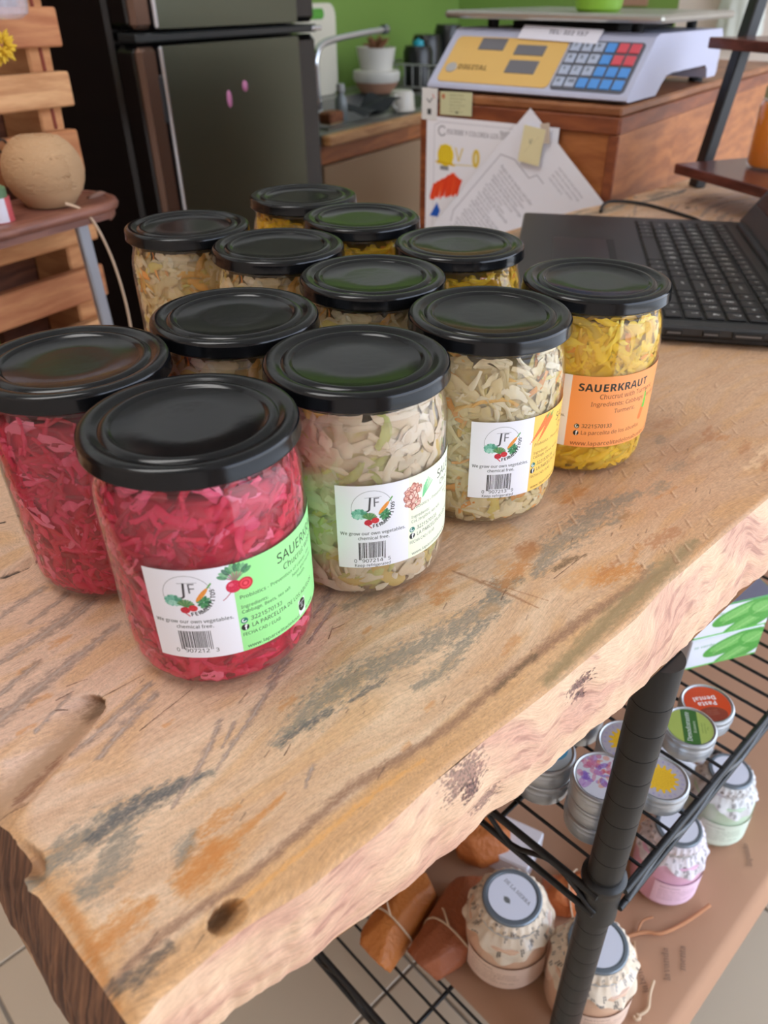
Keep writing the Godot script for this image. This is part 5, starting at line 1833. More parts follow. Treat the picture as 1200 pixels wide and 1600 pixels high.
func make_stool() -> void:
	var o := thing("wooden_stool", "low stand with a worn red-brown top and a grey metal leg before the pallet", "stool", pal_t(Vector3(-0.25, 0, 0.092)), deg_to_rad(KIT_TURN))
	var top := wood_mat("stool top wood", 111, rgb8(150, 100, 82), rgb8(112, 70, 58), Vector3(3, 3, 3), 0.4)
	var s := nst()
	var out := Transform2D(0, Vector2(-0.02, 0)) * round_rect(0.44, 0.124, 0.055, 10)
	extrude(s, out, 0.0, 0.020, Transform3D(Basis(Vector3.RIGHT, -PI * 0.5), Vector3(0, 0.908, 0)))
	part("top_board", s, top, o)
	s = nst()
	var rim := []
	for p in out: rim.append(Vector3(p.x, 0.924, -p.y))
	rim.append(rim[0])
	tube(s, rim, 0.0075, 8)
	part("rounded_rim", s, top, o)
	s = nst()
	tube(s, smooth_path([Vector3(0.17, 0.926, 0.01), Vector3(0.192, 0.930, 0.012), Vector3(0.206, 0.922, 0.012), Vector3(0.208, 0.906, 0.012), Vector3(0.200, 0.892, 0.012)], 6), [0.004, 0.005, 0.005, 0.005, 0.005, 0.005, 0.005, 0.005, 0.005, 0.005, 0.005, 0.005, 0.005, 0.005, 0.005, 0.005, 0.005, 0.005, 0.005, 0.005, 0.005, 0.005, 0.004, 0.003, 0.002], 7)
	part("curled_end", s, mat("curled bark", rgb8(128, 92, 76), 0.6), o)
	var metal := mat("grey leg metal", rgb8(158, 160, 166), 0.35, 0.5)
	for q in [[0.130, 0.030, 0.02], [-0.17, 0.04, -0.02], [-0.17, -0.03, -0.02], [-0.05, -0.035, 0.02]]:
		s = nst()
		var a := Vector3(q[0], 0.905, q[1])
		var b := Vector3(q[0] + q[2] * 1.5, 0.0, q[1])
		var up := (a - b).normalized()
		var sx := Vector3(0, 0, 1).cross(up) * -1.0
		box(s, Vector3(0, (a - b).length() * 0.5, 0), Vector3(0.020, (a - b).length(), 0.010), 0.002, Transform3D(Basis(sx, up, sx.cross(up)), b))
		part("leg", s, metal, o)
	# ball of twine, wound all round
	var t := thing("twine_ball", "big ball of pale brown jute twine on the red-brown stand", "twine", pal_t(Vector3(-0.134, 0.9285, 0.088)), deg_to_rad(KIT_TURN))
	var jute := mat("jute twine", rgb8(184, 148, 110), 0.9)
	part("ball_core", lathe_st([Vector2(0.0, 0.0), Vector2(0.036, 0.001), Vector2(0.052, 0.018), Vector2(0.0565, 0.040), Vector2(0.050, 0.066), Vector2(0.034, 0.079), Vector2(0.012, 0.080), Vector2(0.0, 0.078)], 32), jute, t)
	s = nst()
	rng.seed = 12
	for k in 130:
		var tilt := Basis(Vector3(rng.randf() - 0.5, 0, rng.randf() - 0.5).normalized(), rng.randf_range(0.25, 0.95)) if k % 3 else Basis(Vector3.RIGHT, rng.randf_range(-0.2, 0.2))
		var lp := []
		var h := rng.randf_range(-0.55, 0.6)
		for e in 25:
			var a := TAU * e / 24.0
			var d := tilt * Vector3(sin(a) * sqrt(1.0 - h * h), h, cos(a) * sqrt(1.0 - h * h))
			lp.append(Vector3(d.x * 0.0574, 0.041 + clampf(d.y * 0.0450, -0.0385, 0.0385), d.z * 0.0574))
		tube(s, lp, 0.0017, 5, false)
	var wd := part("windings", s, jute, t)
	wd.set_meta("kind", "stuff")
	t.scale = Vector3(0.92, 1.10, 0.92)
	s = nst()
	tube(s, smooth_path([Vector3(-0.016, 0.008, 0.052), Vector3(0.000, -0.001, 0.066), Vector3(0.012, -0.022, 0.076), Vector3(0.028, -0.07, 0.078), Vector3(0.036, -0.13, 0.078), Vector3(0.034, -0.2, 0.078)], 6), 0.0022, 6)
	part("loose_end", s, mat("pale twine end", rgb8(206, 178, 150), 0.85), t)
	# little tins at the left
	var c := thing("spice_tin", "small tin with red and white sides and a green lid beside the twine ball", "tin", pal_t(Vector3(-0.236, 0.9285, 0.105)), deg_to_rad(KIT_TURN))
	part("red_side", lathe_st([Vector2(0.0, 0.0), Vector2(0.021, 0.0), Vector2(0.021, 0.030), Vector2(0.0, 0.030)], 24), mat("tin red", rgb8(206, 92, 96), 0.45), c)
	s = nst()
	lathe(s, [Vector2(0.0213, 0.001), Vector2(0.0213, 0.0305)], 12, Transform3D.IDENTITY, -2.2, 0.1)
	part("white_label", s, mat("tin white", rgb8(226, 222, 232), 0.5), c)
	part("green_lid", lathe_st([Vector2(0.019, 0.030), Vector2(0.019, 0.041), Vector2(0.016, 0.043), Vector2(0.0, 0.043)], 24), mat("tin green", rgb8(96, 128, 92), 0.45), c)
	# dried yellow flowers pinned to the slat, a glass hanging above them
	var f := thing("yellow_flowers", "bunch of dried yellow flowers hanging on the top slat at the left edge", "flowers", pal_t(Vector3(-0.121, 1.120, 0.045)), deg_to_rad(KIT_TURN))
	rng.seed = 40
	s = nst()
	for k in 120:
		var d := Vector3(rng.randf() - 0.5, rng.randf() - 0.5, rng.randf() - 0.5).normalized()
		var r := rng.randf_range(0.5, 1.0)
		var p := Vector3(d.x * 0.020, d.y * 0.021, d.z * 0.016) * r
		tube(s, [p * 0.6, p * 0.9, p + d * 0.004], [0.0012, 0.0030, 0.0006], 5)
	part("petals", s, mat("yellow petals", rgb8(232, 192, 56), 0.8), f)
	part("stalk", tube_st([Vector3(0, 0.0, -0.02), Vector3(-0.01, 0.03, -0.022), Vector3(-0.02, 0.07, -0.022)], 0.0018, 6), mat("dry stalk", rgb8(150, 124, 70), 0.85), f)
	var g := thing("hanging_jar", "clear glass jar hanging in front of the pallet at the top left corner", "jar", pal_t(Vector3(-0.122, 1.151, 0.060)), deg_to_rad(KIT_TURN))
	part("glass", lathe_st([Vector2(0, 0.002), Vector2(0.028, 0.0), Vector2(0.037, 0.006), Vector2(0.039, 0.016), Vector2(0.039, 0.08), Vector2(0.032, 0.092), Vector2(0.032, 0.105)], 36), glass_mat("hanging glass", Color(0.86, 0.88, 0.95), 0.30), g)
	part("wire_hanger", tube_st(smooth_path([Vector3(0.033, 0.098, 0), Vector3(0.028, 0.15, -0.02), Vector3(0, 0.19, -0.035), Vector3(-0.028, 0.15, -0.02), Vector3(-0.033, 0.098, 0)], 5), 0.0012, 6), mat("hanger wire", rgb8(120, 116, 110), 0.4, 0.7), g)


# ------------------------------------------------------------------ wire rack under the slab
const DECK := 0.595      # top of the upper wire shelf
const DECK2 := 0.25     # top of the lower one


func make_rack() -> void:
	var o := thing("wire_rack", "black wire shelf rack with round posts under the slab", "rack", Vector3.ZERO)
	var blk := mat("rack black", rgb8(27, 28, 29), 0.42)
	var nick := mat("rack grey wear", rgb8(92, 96, 100), 0.4, 0.3)
	var posts := [Vector3(0.347, 0, 0.012), Vector3(1.45, 0, 0.012), Vector3(0.347, 0, -0.42), Vector3(1.45, 0, -0.42)]
	for p in posts:
		var s := nst()
		var prof := [Vector2(0.0, 0.0), Vector2(0.0143, 0.0)]
		for k in 32:     # shallow rings every inch
			var y := 0.02 + k * 0.0254
			prof.append_array([Vector2(0.0143, y), Vector2(0.01405, y), Vector2(0.01405, y + 0.0007), Vector2(0.0143, y + 0.0007)])
		prof.append(Vector2(0.0143, 0.8435))
		prof.append(Vector2(0.0, 0.8435))
		lathe(s, prof, 28, Transform3D(Basis.IDENTITY, p))
		part("post", s, blk, o)
		for y in [DECK, DECK2]:
			s = nst()
			lathe(s, [Vector2(0.0143, y - 0.050), Vector2(0.0178, y - 0.049), Vector2(0.0168, y - 0.012), Vector2(0.0172, y - 0.004), Vector2(0.0186, y - 0.002), Vector2(0.0186, y + 0.003), Vector2(0.0168, y + 0.005), Vector2(0.0143, y + 0.006)], 28, Transform3D(Basis.IDENTITY, p))
			part("clamp_sleeve", s, blk, o)
	for lv in 2:
		var y: float = [DECK, DECK2][lv]
		var x0: float = [0.330, 0.2346][lv]
		var gap: float = [0.0235, 0.0258][lv]
		var x1 := 1.43
		var z0 := -0.42
		var z1: float = [0.030, 0.014][lv]
		var shelf := nst()
		tube(shelf, [Vector3(x0 + 0.02, y - 0.004, z1), Vector3(x1, y - 0.004, z1)], 0.0036, 8)
		tube(shelf, [Vector3(x0 + 0.02, y - 0.030, z1), Vector3(x1, y - 0.030, z1)], 0.0032, 8)
		tube(shelf, [Vector3(x0 + 0.02, y - 0.004, z0), Vector3(x1, y - 0.004, z0)], 0.0036, 8)
		var front := part("front_rail", shelf, blk, o)
		# bent wire between the two rods of the rail
		shelf = nst()
		var zig := []
		var n := 22
		for k in n: zig.append(Vector3(lerpf(x0 + 0.03, x1, k / (n - 1.0)), y - (0.006 if k % 2 else 0.028), z1 + 0.001))
		tube(shelf, smooth_path(zig, 4), 0.0026, 6)
		part("rail_truss", shelf, nick if lv == 0 else blk, front)
		shelf = nst()
		tube(shelf, [Vector3(x0, y - 0.004, z0), Vector3(x0, y - 0.004, z1 - 0.012)], 0.0036, 8)
		tube(shelf, [Vector3(x0, y - 0.030, z0), Vector3(x0, y - 0.030, z1 - 0.012)], 0.0032, 8)
		zig = []
		for k in 11: zig.append(Vector3(x0 + 0.0005, y - (0.006 if k % 2 else 0.028), lerpf(z0, z1 - 0.012, k / 10.0)))
		tube(shelf, smooth_path(zig, 4), 0.0026, 6)
		part("side_rail", shelf, blk, o)
		var k := 1
		while x0 + k * gap < x1:
			var w := nst()
			tube(w, [Vector3(x0 + k * gap, y - 0.0018, z0), Vector3(x0 + k * gap, y - 0.0018, z1)], 0.0018, 6)
			part("deck_wire", w, blk, o)
			k += 1
		for z in ([-0.085, -0.25] if lv == 0 else [-0.1154, -0.30]):
			var w := nst()
			tube(w, [Vector3(x0, y - 0.0062, z), Vector3(x1, y - 0.0062, z)], 0.0026, 6)
			part("cross_wire", w, blk, o)


# screw-lid tin: aluminium, lid print on a disc
func tin(label: String, at: Vector3, r: float, h: float, top: StandardMaterial3D, turn := 0.0, tall := 1) -> void:
	var o := thing("cosmetic_tin", label, "tin", at, turn, "cosmetic tins on the wire shelf")
	var alu := mat("tin aluminium", rgb8(196, 200, 204), 0.36, 0.75)
	var b := h * 0.55
	part("base", lathe_st([Vector2(0.0, 0.0), Vector2(r - 0.003, 0.0), Vector2(r - 0.001, 0.0015), Vector2(r - 0.001, b - 0.003), Vector2(r - 0.0018, b - 0.0015), Vector2(r - 0.0018, b)], 44), alu, o)
	part("lid", lathe_st([Vector2(r - 0.001, b), Vector2(r, b + 0.0006), Vector2(r, b + 0.002), Vector2(r - 0.0007, b + 0.003), Vector2(r - 0.0007, h - 0.003), Vector2(r - 0.0003, h - 0.0022), Vector2(r - 0.0008, h - 0.0006), Vector2(r - 0.0022, h), Vector2(r - 0.0034, h - 0.0008), Vector2(r - 0.004, h - 0.001), Vector2(0.0, h - 0.001)], 44), alu, o)
	if top:
		var s := nst()
		var rr := r - 0.0042
		for k in 40:
			var a := TAU * k / 40.0
			var c := TAU * (k + 1) / 40.0
			var y := h - 0.0007
			for e in [Vector2.ZERO, Vector2(sin(c), cos(c)), Vector2(sin(a), cos(a))]:
				s.set_uv(Vector2(0.5 + e.x * 0.5, 0.5 + e.y * 0.5))
				s.add_vertex(Vector3(e.x * rr, y, e.y * rr))
		part("lid_print", s, top, o)


func tin_print(kind: int) -> StandardMaterial3D:
	var im: Image
	match kind:
		0:   # red
			im = sheet(300, 300, rgb8(220, 76, 32))
			ellipse(im, 150, 60, 96, 60, rgb8(146, 62, 44))
			for k in 3: write(im, ["cuidado bucal", "menta y clavo", "polvo natural"][k], 150, 62 + k * 16, 13, rgb8(196, 140, 116), font_plain, 0.5)
			write(im, "Pasta", 150, 168, 50, Color.WHITE, font_bold, 0.5)
			write(im, "Dental", 150, 214, 50, Color.WHITE, font_bold, 0.5)
		1:   # green
			im = sheet(300, 300, rgb8(176, 194, 98))
			im.fill_rect(Rect2i(0, 98, 300, 106), rgb8(64, 112, 50))
			write(im, "Desodorante", 150, 152, 42, Color.WHITE, font_serif, 0.5)
			write(im, "Romero", 150, 188, 27, rgb8(226, 234, 210), font_serif, 0.5)
			for k in 3: write(im, ["hecho a mano", "aceite de coco", "30 g"][k], 150, 232 + k * 18, 14, rgb8(96, 124, 60), font_plain, 0.5)
		2, 4:   # yellow sun on grey
			im = sheet(300, 300, rgb8(178, 170, 176))
			ellipse(im, 150, 150, 84, 84, rgb8(232, 182, 40), 0.0, 1.0, 0.2)
			for k in 16:
				var a := TAU * k / 16.0
				ellipse(im, 150 + cos(a) * 88, 150 + sin(a) * 88, 22, 10, rgb8(232, 182, 40), a)
			var word := "PROTECTOR SOLAR NATURAL "
			for k in word.length():
				var a := TAU * k / word.length()
				write(im, word[k], 150 + cos(a) * 122, 150 + sin(a) * 122, 22, rgb8(150, 138, 186), font_bold, 0.5, a + PI * 0.5)
		3:   # purple flowers
			im = sheet(300, 300, rgb8(214, 214, 220))
			rng.seed = 17
			for k in 60:
				var p := Vector2(rng.randf_range(80, 292), rng.randf_range(10, 270))
				ellipse(im, p.x, p.y, rng.randf_range(10, 40), rng.randf_range(8, 20), [rgb8(120, 78, 178), rgb8(214, 118, 150), rgb8(232, 142, 110), rgb8(176, 116, 190), rgb8(196, 84, 120)][k % 5], rng.randf() * 3.0, 0.55, 0.3)
			ellipse(im, 96, 226, 26, 22, rgb8(196, 196, 36))
			for k in 5: stroke(im, [Vector2(130 + k * 30, 270), Vector2(190 - k * 4, 150)], 4, rgb8(196, 90, 110), 0.8)
		5:   # blue
			im = sheet(300, 300, rgb8(190, 206, 214))
			ellipse(im, 190, 150, 100, 120, rgb8(84, 172, 214), 0.3, 1.0, 0.3)
			stroke(im, [Vector2(30, 170), Vector2(240, 90)], 30, rgb8(40, 110, 140))
		6:   # pale green
			im = sheet(300, 300, rgb8(196, 210, 150))
			ellipse(im, 150, 150, 100, 100, rgb8(170, 190, 106), 0.0, 1.0, 0.3)
	return print_mat("tin print %d" % kind, im, 0.4)


func make_tins() -> void:
	tin("round tin with an orange-red lid print, farthest right of the tins", Vector3(0.5585, DECK, -0.0135), 0.0265, 0.022, tin_print(0), 2.5)
	tin("round tin with a green lid print in front of the red one", Vector3(0.5185, DECK, -0.0105), 0.0255, 0.024, tin_print(1), 0.62)
	var sun := tin_print(2)
	tin("round tin with a yellow sun lid, lying nearest the wire rail behind the post", Vector3(0.4480, DECK, 0.0005), 0.0255, 0.022, sun, 0.7)
	tin("tin with yellow sun lid topping the short stack left of the green tin", Vector3(0.4460, DECK + 0.022, -0.0370), 0.0265, 0.018, sun, 2.3)
	tin("plain lower tin of the short stack under the yellow sun lid", Vector3(0.4460, DECK, -0.0370), 0.0262, 0.022, null)
	tin("tin with purple and pink flower lid, topmost of the stack by the post", Vector3(0.3840, DECK + 0.040, -0.0240), 0.0265, 0.021, tin_print(3), 0.6)
	tin("plain silver tin in the middle of the stack under the purple flower lid", Vector3(0.3842, DECK + 0.020, -0.0238), 0.0262, 0.020, null)
	tin("plain silver tin at the bottom of the stack under the purple flower lid", Vector3(0.3838, DECK, -0.0242), 0.0265, 0.020, null)
	tin("round tin with a blue lid print under the slab's edge, on top of its stack", Vector3(0.3830, DECK + 0.024, -0.0800), 0.0265, 0.022, tin_print(5), 0.3)
	tin("plain tin under the blue-lidded one", Vector3(0.3832, DECK, -0.0802), 0.0265, 0.024, null)
	tin("pale green lidded tin mostly hidden under the slab behind the sun tins", Vector3(0.4580, DECK, -0.0960), 0.0255, 0.030, tin_print(6))


func make_boxes() -> void:
	# two cartons with big green leaves, one on the other
	var im := sheet(360, 200, rgb8(232, 236, 244))
	for q in [[215, 70, 150, 58, -0.35], [270, 150, 150, 54, -0.5], [330, 70, 90, 70, 0.2]]:
		ellipse(im, q[0], q[1], q[2], q[3], rgb8(84, 170, 66), q[4], 1.0, 0.25)
		ellipse(im, q[0] - 12, q[1] - 8, q[2] * 0.7, q[3] * 0.55, rgb8(140, 208, 110), q[4], 0.7, 0.3)
		stroke(im, [Vector2(q[0] + q[2] * 0.5, q[1] - q[2] * 0.4), Vector2(q[0] - q[2] * 0.6, q[1] + q[2] * 0.35)], 4, rgb8(196, 232, 160), 0.8)
	im.fill_rect(Rect2i(0, 190, 360, 10), rgb8(110, 200, 90))
	write(im, "te verde", 18, 60, 26, rgb8(90, 150, 90), font_serif)
	var pm := print_mat("leaf print", im, 0.35)
	var side := mat("carton green", rgb8(86, 170, 84), 0.45)
	var white := mat("carton white", rgb8(232, 234, 240), 0.45)
	var turn := deg_to_rad(-27.5)
	for k in 2:
		var o := thing("tea_carton", ["lower carton printed with green leaves on the wire shelf right of the post", "upper carton printed with green leaves, stacked on the other under the slab"][k], "carton", Vector3(0.6045, DECK + k * 0.043, -0.0600), turn, "")
		var s := nst()
		box(s, Vector3(0.045, 0.021, -0.040), Vector3(0.090, 0.042, 0.080), 0.0012)
		part("carton", s, white if k == 0 else side, o)
		s = nst()
		quv(s, [Vector3(0.001, 0.001, 0.0004), Vector3(0.089, 0.001, 0.0004), Vector3(0.089, 0.041, 0.0004), Vector3(0.001, 0.041, 0.0004)], [Vector2(0, 1), Vector2(1, 1), Vector2(1, 0), Vector2(0, 0)])
		part("leaf_print", s, pm, o)
		s = nst()
		quv(s, [Vector3(0.001, 0.0424, -0.001), Vector3(0.089, 0.0424, -0.001), Vector3(0.089, 0.0424, -0.079), Vector3(0.001, 0.0424, -0.079)], [Vector2(0, 1), Vector2(1, 1), Vector2(1, 0), Vector2(0, 0)])
		part("top_print", s, pm if k == 0 else mat("carton grey top", rgb8(140, 142, 160), 0.4), o)
		s = nst()
		box(s, Vector3(0.0905, 0.021, -0.040), Vector3(0.001, 0.040, 0.078))
		part("green_side", s, side, o)


# a jar with a cloth cap: contents, glass, gathered cloth with flared hem, ring, lid disc
func cloth_jar(label: String, at: Vector3, r: float, h: float, milk: Color, cloth: Color, lidprint: int, turn := 0.0) -> void:
	var o := thing("cloth_topped_jar", label, "jar", at, turn, "cloth-topped jars on the lower shelf")
	var neck := r * 0.66
	part("contents", lathe_st([Vector2(0, 0.002), Vector2(r * 0.80, 0.002), Vector2(r * 0.955, r * 0.16), Vector2(r * 0.965, h * 0.60), Vector2(r * 0.90, h * 0.70), Vector2(0, h * 0.71)], 44), mat("jar contents " + milk.to_html(), milk, 0.4), o)
	part("glass", lathe_st([Vector2(0, 0.001), Vector2(r * 0.80, 0.0), Vector2(r * 0.95, r * 0.08), Vector2(r, r * 0.22), Vector2(r, h * 0.62), Vector2(r * 0.93, h * 0.72), Vector2(neck, h * 0.80), Vector2(neck, h * 0.90)], 48), glass_mat("jar glass", Color(0.93, 0.97, 0.95), 0.015), o)
	# cloth cap, pleated under the ring
	var n := FastNoiseLite.new()
	n.seed = int(at.x * 1000.0)
	n.frequency = 1.0
	var im := sheet(256, 96, cloth)
	rng.seed = int(at.x * 977.0)
	for k in 70:
		var p := Vector2(rng.randf() * 256.0, rng.randf() * 96.0)
		for e in 5: ellipse(im, p.x + (e % 2) * 4, p.y + (e / 2) * 3, 1.6, 1.2, rgb8(84, 78, 76), e, 0.8)
	var key := "printed cloth " + cloth.to_html()
	var cm := mat(key, Color.WHITE, 0.95)
	if cm.albedo_texture == null:
		cm.albedo_texture = ImageTexture.create_from_image(im)
		cm.uv1_scale = Vector3(2, 1, 1)
	var P := PackedVector3Array()
	var U := PackedVector2Array()
	var nu := 121
	var prof := [[1.46, 0.715], [1.40, 0.740], [1.24, 0.765], [1.10, 0.792], [1.06, 0.815], [1.10, 0.835], [1.17, 0.865], [1.15, 0.90], [1.06, 0.935], [0.98, 0.940]]
	for j in prof.size():
		for i in nu:
			var a := TAU * (i % (nu - 1)) / (nu - 1)
			var hem: float = clampf(1.0 - j / 4.0, 0.0, 1.0)
			var corner := pow(absf(sin(a * 2.0)), 1.4) * hem
			var pleat := sin(a * 26.0) * (0.025 if j >= 3 and j <= 8 else 0.0) + sin(a * 13.0 + n.get_noise_1d(a * 2.0)) * 0.05 * hem
			var rr: float = neck * (prof[j][0] + pleat + 0.11 * corner)
			rr = maxf(rr, (r * 0.985 if prof[j][1] < 0.70 else r * 0.90 if prof[j][1] < 0.76 else neck))
			P.append(Vector3(sin(a) * rr, h * (prof[j][1] - 0.13 * corner + 0.02 * n.get_noise_2d(cos(a) * 3.0, sin(a) * 3.0) * hem), cos(a) * rr))
			U.append(Vector2(float(i) / (nu - 1), 1.0 - float(j) / prof.size()))
	put("cloth_cap", grid_mesh(nu, prof.size(), P, U), cm, o)
	part("ring", lathe_st([Vector2(neck * 1.02, h * 0.80), Vector2(neck * 1.12, h * 0.805), Vector2(neck * 1.10, h * 0.825), Vector2(neck * 1.02, h * 0.83)], 44), mat("tin aluminium", rgb8(196, 200, 204), 0.36, 0.75), o)
	part("lid_rim", lathe_st([Vector2(neck * 0.99, h * 0.935), Vector2(neck * 1.0, h * 0.955), Vector2(neck * 0.96, h * 0.966), Vector2(neck * 0.86, h * 0.968), Vector2(neck * 0.84, h * 0.960), Vector2(neck * 0.80, h * 0.962), Vector2(0, h * 0.962)], 44), mat("grey lid rim", rgb8(120, 130, 138), 0.35, 0.4), o)
	var lim := sheet(256, 256, rgb8(222, 224, 234))
	if lidprint == 1:
		write(lim, "DE LA SIERRA", 150, 70, 27, rgb8(90, 92, 96), font_serif, 0.2, 1.45)
		ellipse(lim, 92, 128, 15, 20, rgb8(120, 122, 120))
		stroke(lim, [Vector2(92, 104), Vector2(92, 152)], 4, rgb8(90, 92, 90))
	var s := nst()
	for k in 40:
		var a := TAU * k / 40.0
		var c := TAU * (k + 1) / 40.0
		for e in [Vector2.ZERO, Vector2(sin(c), cos(c)), Vector2(sin(a), cos(a))]:
			s.set_uv(Vector2(0.5 + e.x * 0.5, 0.5 + e.y * 0.5))
			s.add_vertex(Vector3(e.x * neck * 0.80, h * 0.9645, e.y * neck * 0.80))
	part("lid_disc", s, print_mat("lid disc %d" % lidprint, lim, 0.45), o)
	# pale printed label on the body
	var key2 := "body label " + milk.to_html()
	if not mats.has(key2):
		var bl := sheet(256, 160, milk.lightened(0.35))
		write(bl, "NATURAL", 20, 34, 17, milk.darkened(0.34))
		for k in 5: write(bl, ["jabon liquido de avena", "hecho con ingredientes", "de la huerta y del campo", "sin parabenos", "contenido neto 250 ml"][k], 20, 56 + k * 17, 13, milk.darkened(0.26))
		print_mat(key2, bl, 0.5)
	put("paper_label", wrap_sheet(-100.0, 20.0, h * 0.10, h * 0.46, r * 1.006), mats[key2], o)


func make_low_shelf() -> void:
	# kraft paper laid over the wires, its front folded down over the rail
	var n := FastNoiseLite.new()
	n.seed = 8
	n.frequency = 1.0
	var P := PackedVector3Array()
	var nu := 60
	var nv := 24
	for j in nv:
		for i in nu:
			var X := lerpf(0.318, 1.40, float(i) / (nu - 1))
			var t := float(j) / (nv - 1)
			var z := lerpf(0.078, -0.40, maxf(0.0, (t - 0.22) / 0.78))
			var y := DECK2 + 0.0012 + absf(n.get_noise_2d(X * 8.0, z * 8.0)) * 0.001
			if t < 0.22:
				var f := (0.22 - t) / 0.22
				z = 0.078 + sin(minf(f * 3.0, 1.0) * PI * 0.5) * 0.008 + f * 0.010
				y -= maxf(0.0, f - 0.1) * 0.045
			P.append(Vector3(X, y, z))
	var k := thing("kraft_paper", "brown kraft paper covering the lower wire shelf, its edge folded over the rail", "paper", Vector3.ZERO)
	var kraft := mat("kraft paper", rgb8(176, 134, 104), 0.85)
	put("sheet_surface", grid_mesh(nu, nv, P), kraft, k)
	for q in [["lavanda", 0.5017, 0.0622, 0.6], ["jabon", 0.4742, 0.0512, 0.9], ["liquido", 0.7051, 0.0640, 0.6], ["menta", 0.5237, 0.0690, 0.5]]:
		var ink := nst()
		text_on(ink, q[0], Transform3D(Basis(Vector3(cos(q[3]), 0, -sin(q[3])), Vector3(-sin(q[3]), 0, -cos(q[3])), Vector3.UP), Vector3(q[1], DECK2 + 0.0032, q[2])), 0.010, font_serif)
		part("pencil_lettering", ink, mat("pencil ink", rgb8(120, 96, 80), 0.9), k)
	var beige := rgb8(226, 184, 152)
	var base := DECK2 + 0.0022
	cloth_jar("cloth-topped beige jar with a lettered white lid, left of the rack post", Vector3(0.3930, base, -0.0983), 0.0506, 0.119, beige, rgb8(224, 206, 182), 1, -0.2)
	cloth_jar("cloth-topped jar of beige soap half hidden behind the rack post", Vector3(0.4193, base, -0.0027), 0.0484, 0.1165, beige, rgb8(228, 210, 186), 2, 0.5)
	cloth_jar("cloth-topped jar of pink soap behind the wire rail, right of the post", Vector3(0.6062, base, -0.0137), 0.0423, 0.1165, rgb8(228, 178, 206), rgb8(220, 212, 216), 2, 0.3)
	cloth_jar("cloth-topped jar of pale green soap farthest right on the kraft paper", Vector3(0.7271, base, -0.0082), 0.0423, 0.1165, rgb8(192, 218, 188), rgb8(216, 216, 214), 2, 0.1)
	# rough brown blocks
	var spots := [
		[Vector3(0.3258, 0, -0.2083), Vector3(0.029, 0.026, 0.066), 1.80, "rough orange-brown block lying leftmost on the lower shelf, tied with string"],
		[Vector3(0.3650, 0, -0.1500), Vector3(0.032, 0.030, 0.075), 1.80, "rough dark brown faceted block beside the beige cloth-topped jar under the slab"],
		[Vector3(0.4700, 0, -0.2010), Vector3(0.034, 0.031, 0.042), 1.0, "rough brown block behind the cloth-topped jar under the slab"],
		[Vector3(0.5000, 0, -0.0720), Vector3(0.027, 0.026, 0.048), 0.9, "rough orange block lying behind the rack post"],
		[Vector3(0.4039, 0, -0.2640), Vector3(0.024, 0.024, 0.052), 1.75, "rough brown block farthest back under the slab, partly in shadow"],
	]
	var cols := [rgb8(188, 112, 48), rgb8(156, 88, 54), rgb8(182, 104, 48), rgb8(206, 122, 70), rgb8(120, 70, 46)]
	for i in spots.size():
		var q: Array = spots[i]
		var o := thing("brown_block", q[3], "block", Vector3(q[0].x, base + q[1].y * 0.80, q[0].z), q[2], "rough brown blocks on the lower shelf")
		var m := mat("brown block %d" % i, cols[i], 0.5)
		put("block", faceted(q[1], 60 + i), bumpy_once(m), o)
		if i != 2:
			var s := nst()
			var ring := []
			for e in 25:
				var a := TAU * e / 24.0
				ring.append(Vector3(cos(a) * q[1].x * 1.02, sin(a) * q[1].y * 1.02, -q[1].z * 0.3 + sin(a * 2.0) * 0.003))
			tube(s, ring, 0.0013, 5)
			tube(s, smooth_path([ring[6], ring[6] + Vector3(0.006, 0.006, 0.004), ring[6] + Vector3(0.014, 0.003, 0.012), ring[6] + Vector3(0.018, -0.004, 0.016)], 4), 0.0012, 5)
			part("string_tie", s, mat("pale string", rgb8(206, 180, 150), 0.9), o)
	# twig and cord scraps
	var low := func(pts): return pts.map(func(p): return Vector3(-0.0148 + (p.x + 0.0148) * 1.0995, p.y, 0.1485 + (p.z - 0.1485) * 1.0995))
	var tw := thing("bare_twig", "thin bare twig lying on the kraft paper beside the pink jar", "twig", Vector3(0, base + 0.003, 0))
	part("stem", tube_st(smooth_path(low.call([Vector3(0.452, 0.001, 0.006), Vector3(0.478, 0.001, 0.022), Vector3(0.490, 0.002, 0.036), Vector3(0.520, 0.001, 0.048), Vector3(0.556, 0.004, 0.058)]), 5), 0.0024, 6), mat("twig bark", rgb8(188, 130, 90), 0.8), tw)
	part("side_shoot", tube_st(smooth_path(low.call([Vector3(0.470, 0.001, 0.017), Vector3(0.486, 0.003, 0.014), Vector3(0.498, 0.004, 0.020)]), 5), 0.0013, 5), mat("twig bark", rgb8(188, 130, 90), 0.8), tw)
	var cd := thing("loose_cord", "short loose end of pale cord lying on the kraft paper by the half hidden jar", "cord", Vector3(0, base + 0.002, 0))
	part("strand", tube_st(smooth_path(low.call([Vector3(0.398, 0.001, 0.062), Vector3(0.412, 0.001, 0.066), Vector3(0.426, 0.002, 0.060), Vector3(0.440, 0.003, 0.056)]), 5), 0.0019, 6), mat("pale string", rgb8(206, 180, 150), 0.9), cd)
	part("knot", tube_st(smooth_path(low.call([Vector3(0.396, 0.001, 0.060), Vector3(0.394, 0.003, 0.063), Vector3(0.398, 0.003, 0.065), Vector3(0.400, 0.001, 0.061)]), 4), 0.0020, 6), mat("pale string", rgb8(206, 180, 150), 0.9), cd)
	var tag_ := thing("kraft_tag", "folded kraft paper tag standing behind the half hidden jar", "tag", Vector3(0.4853, base, 0.0190), 0.5)
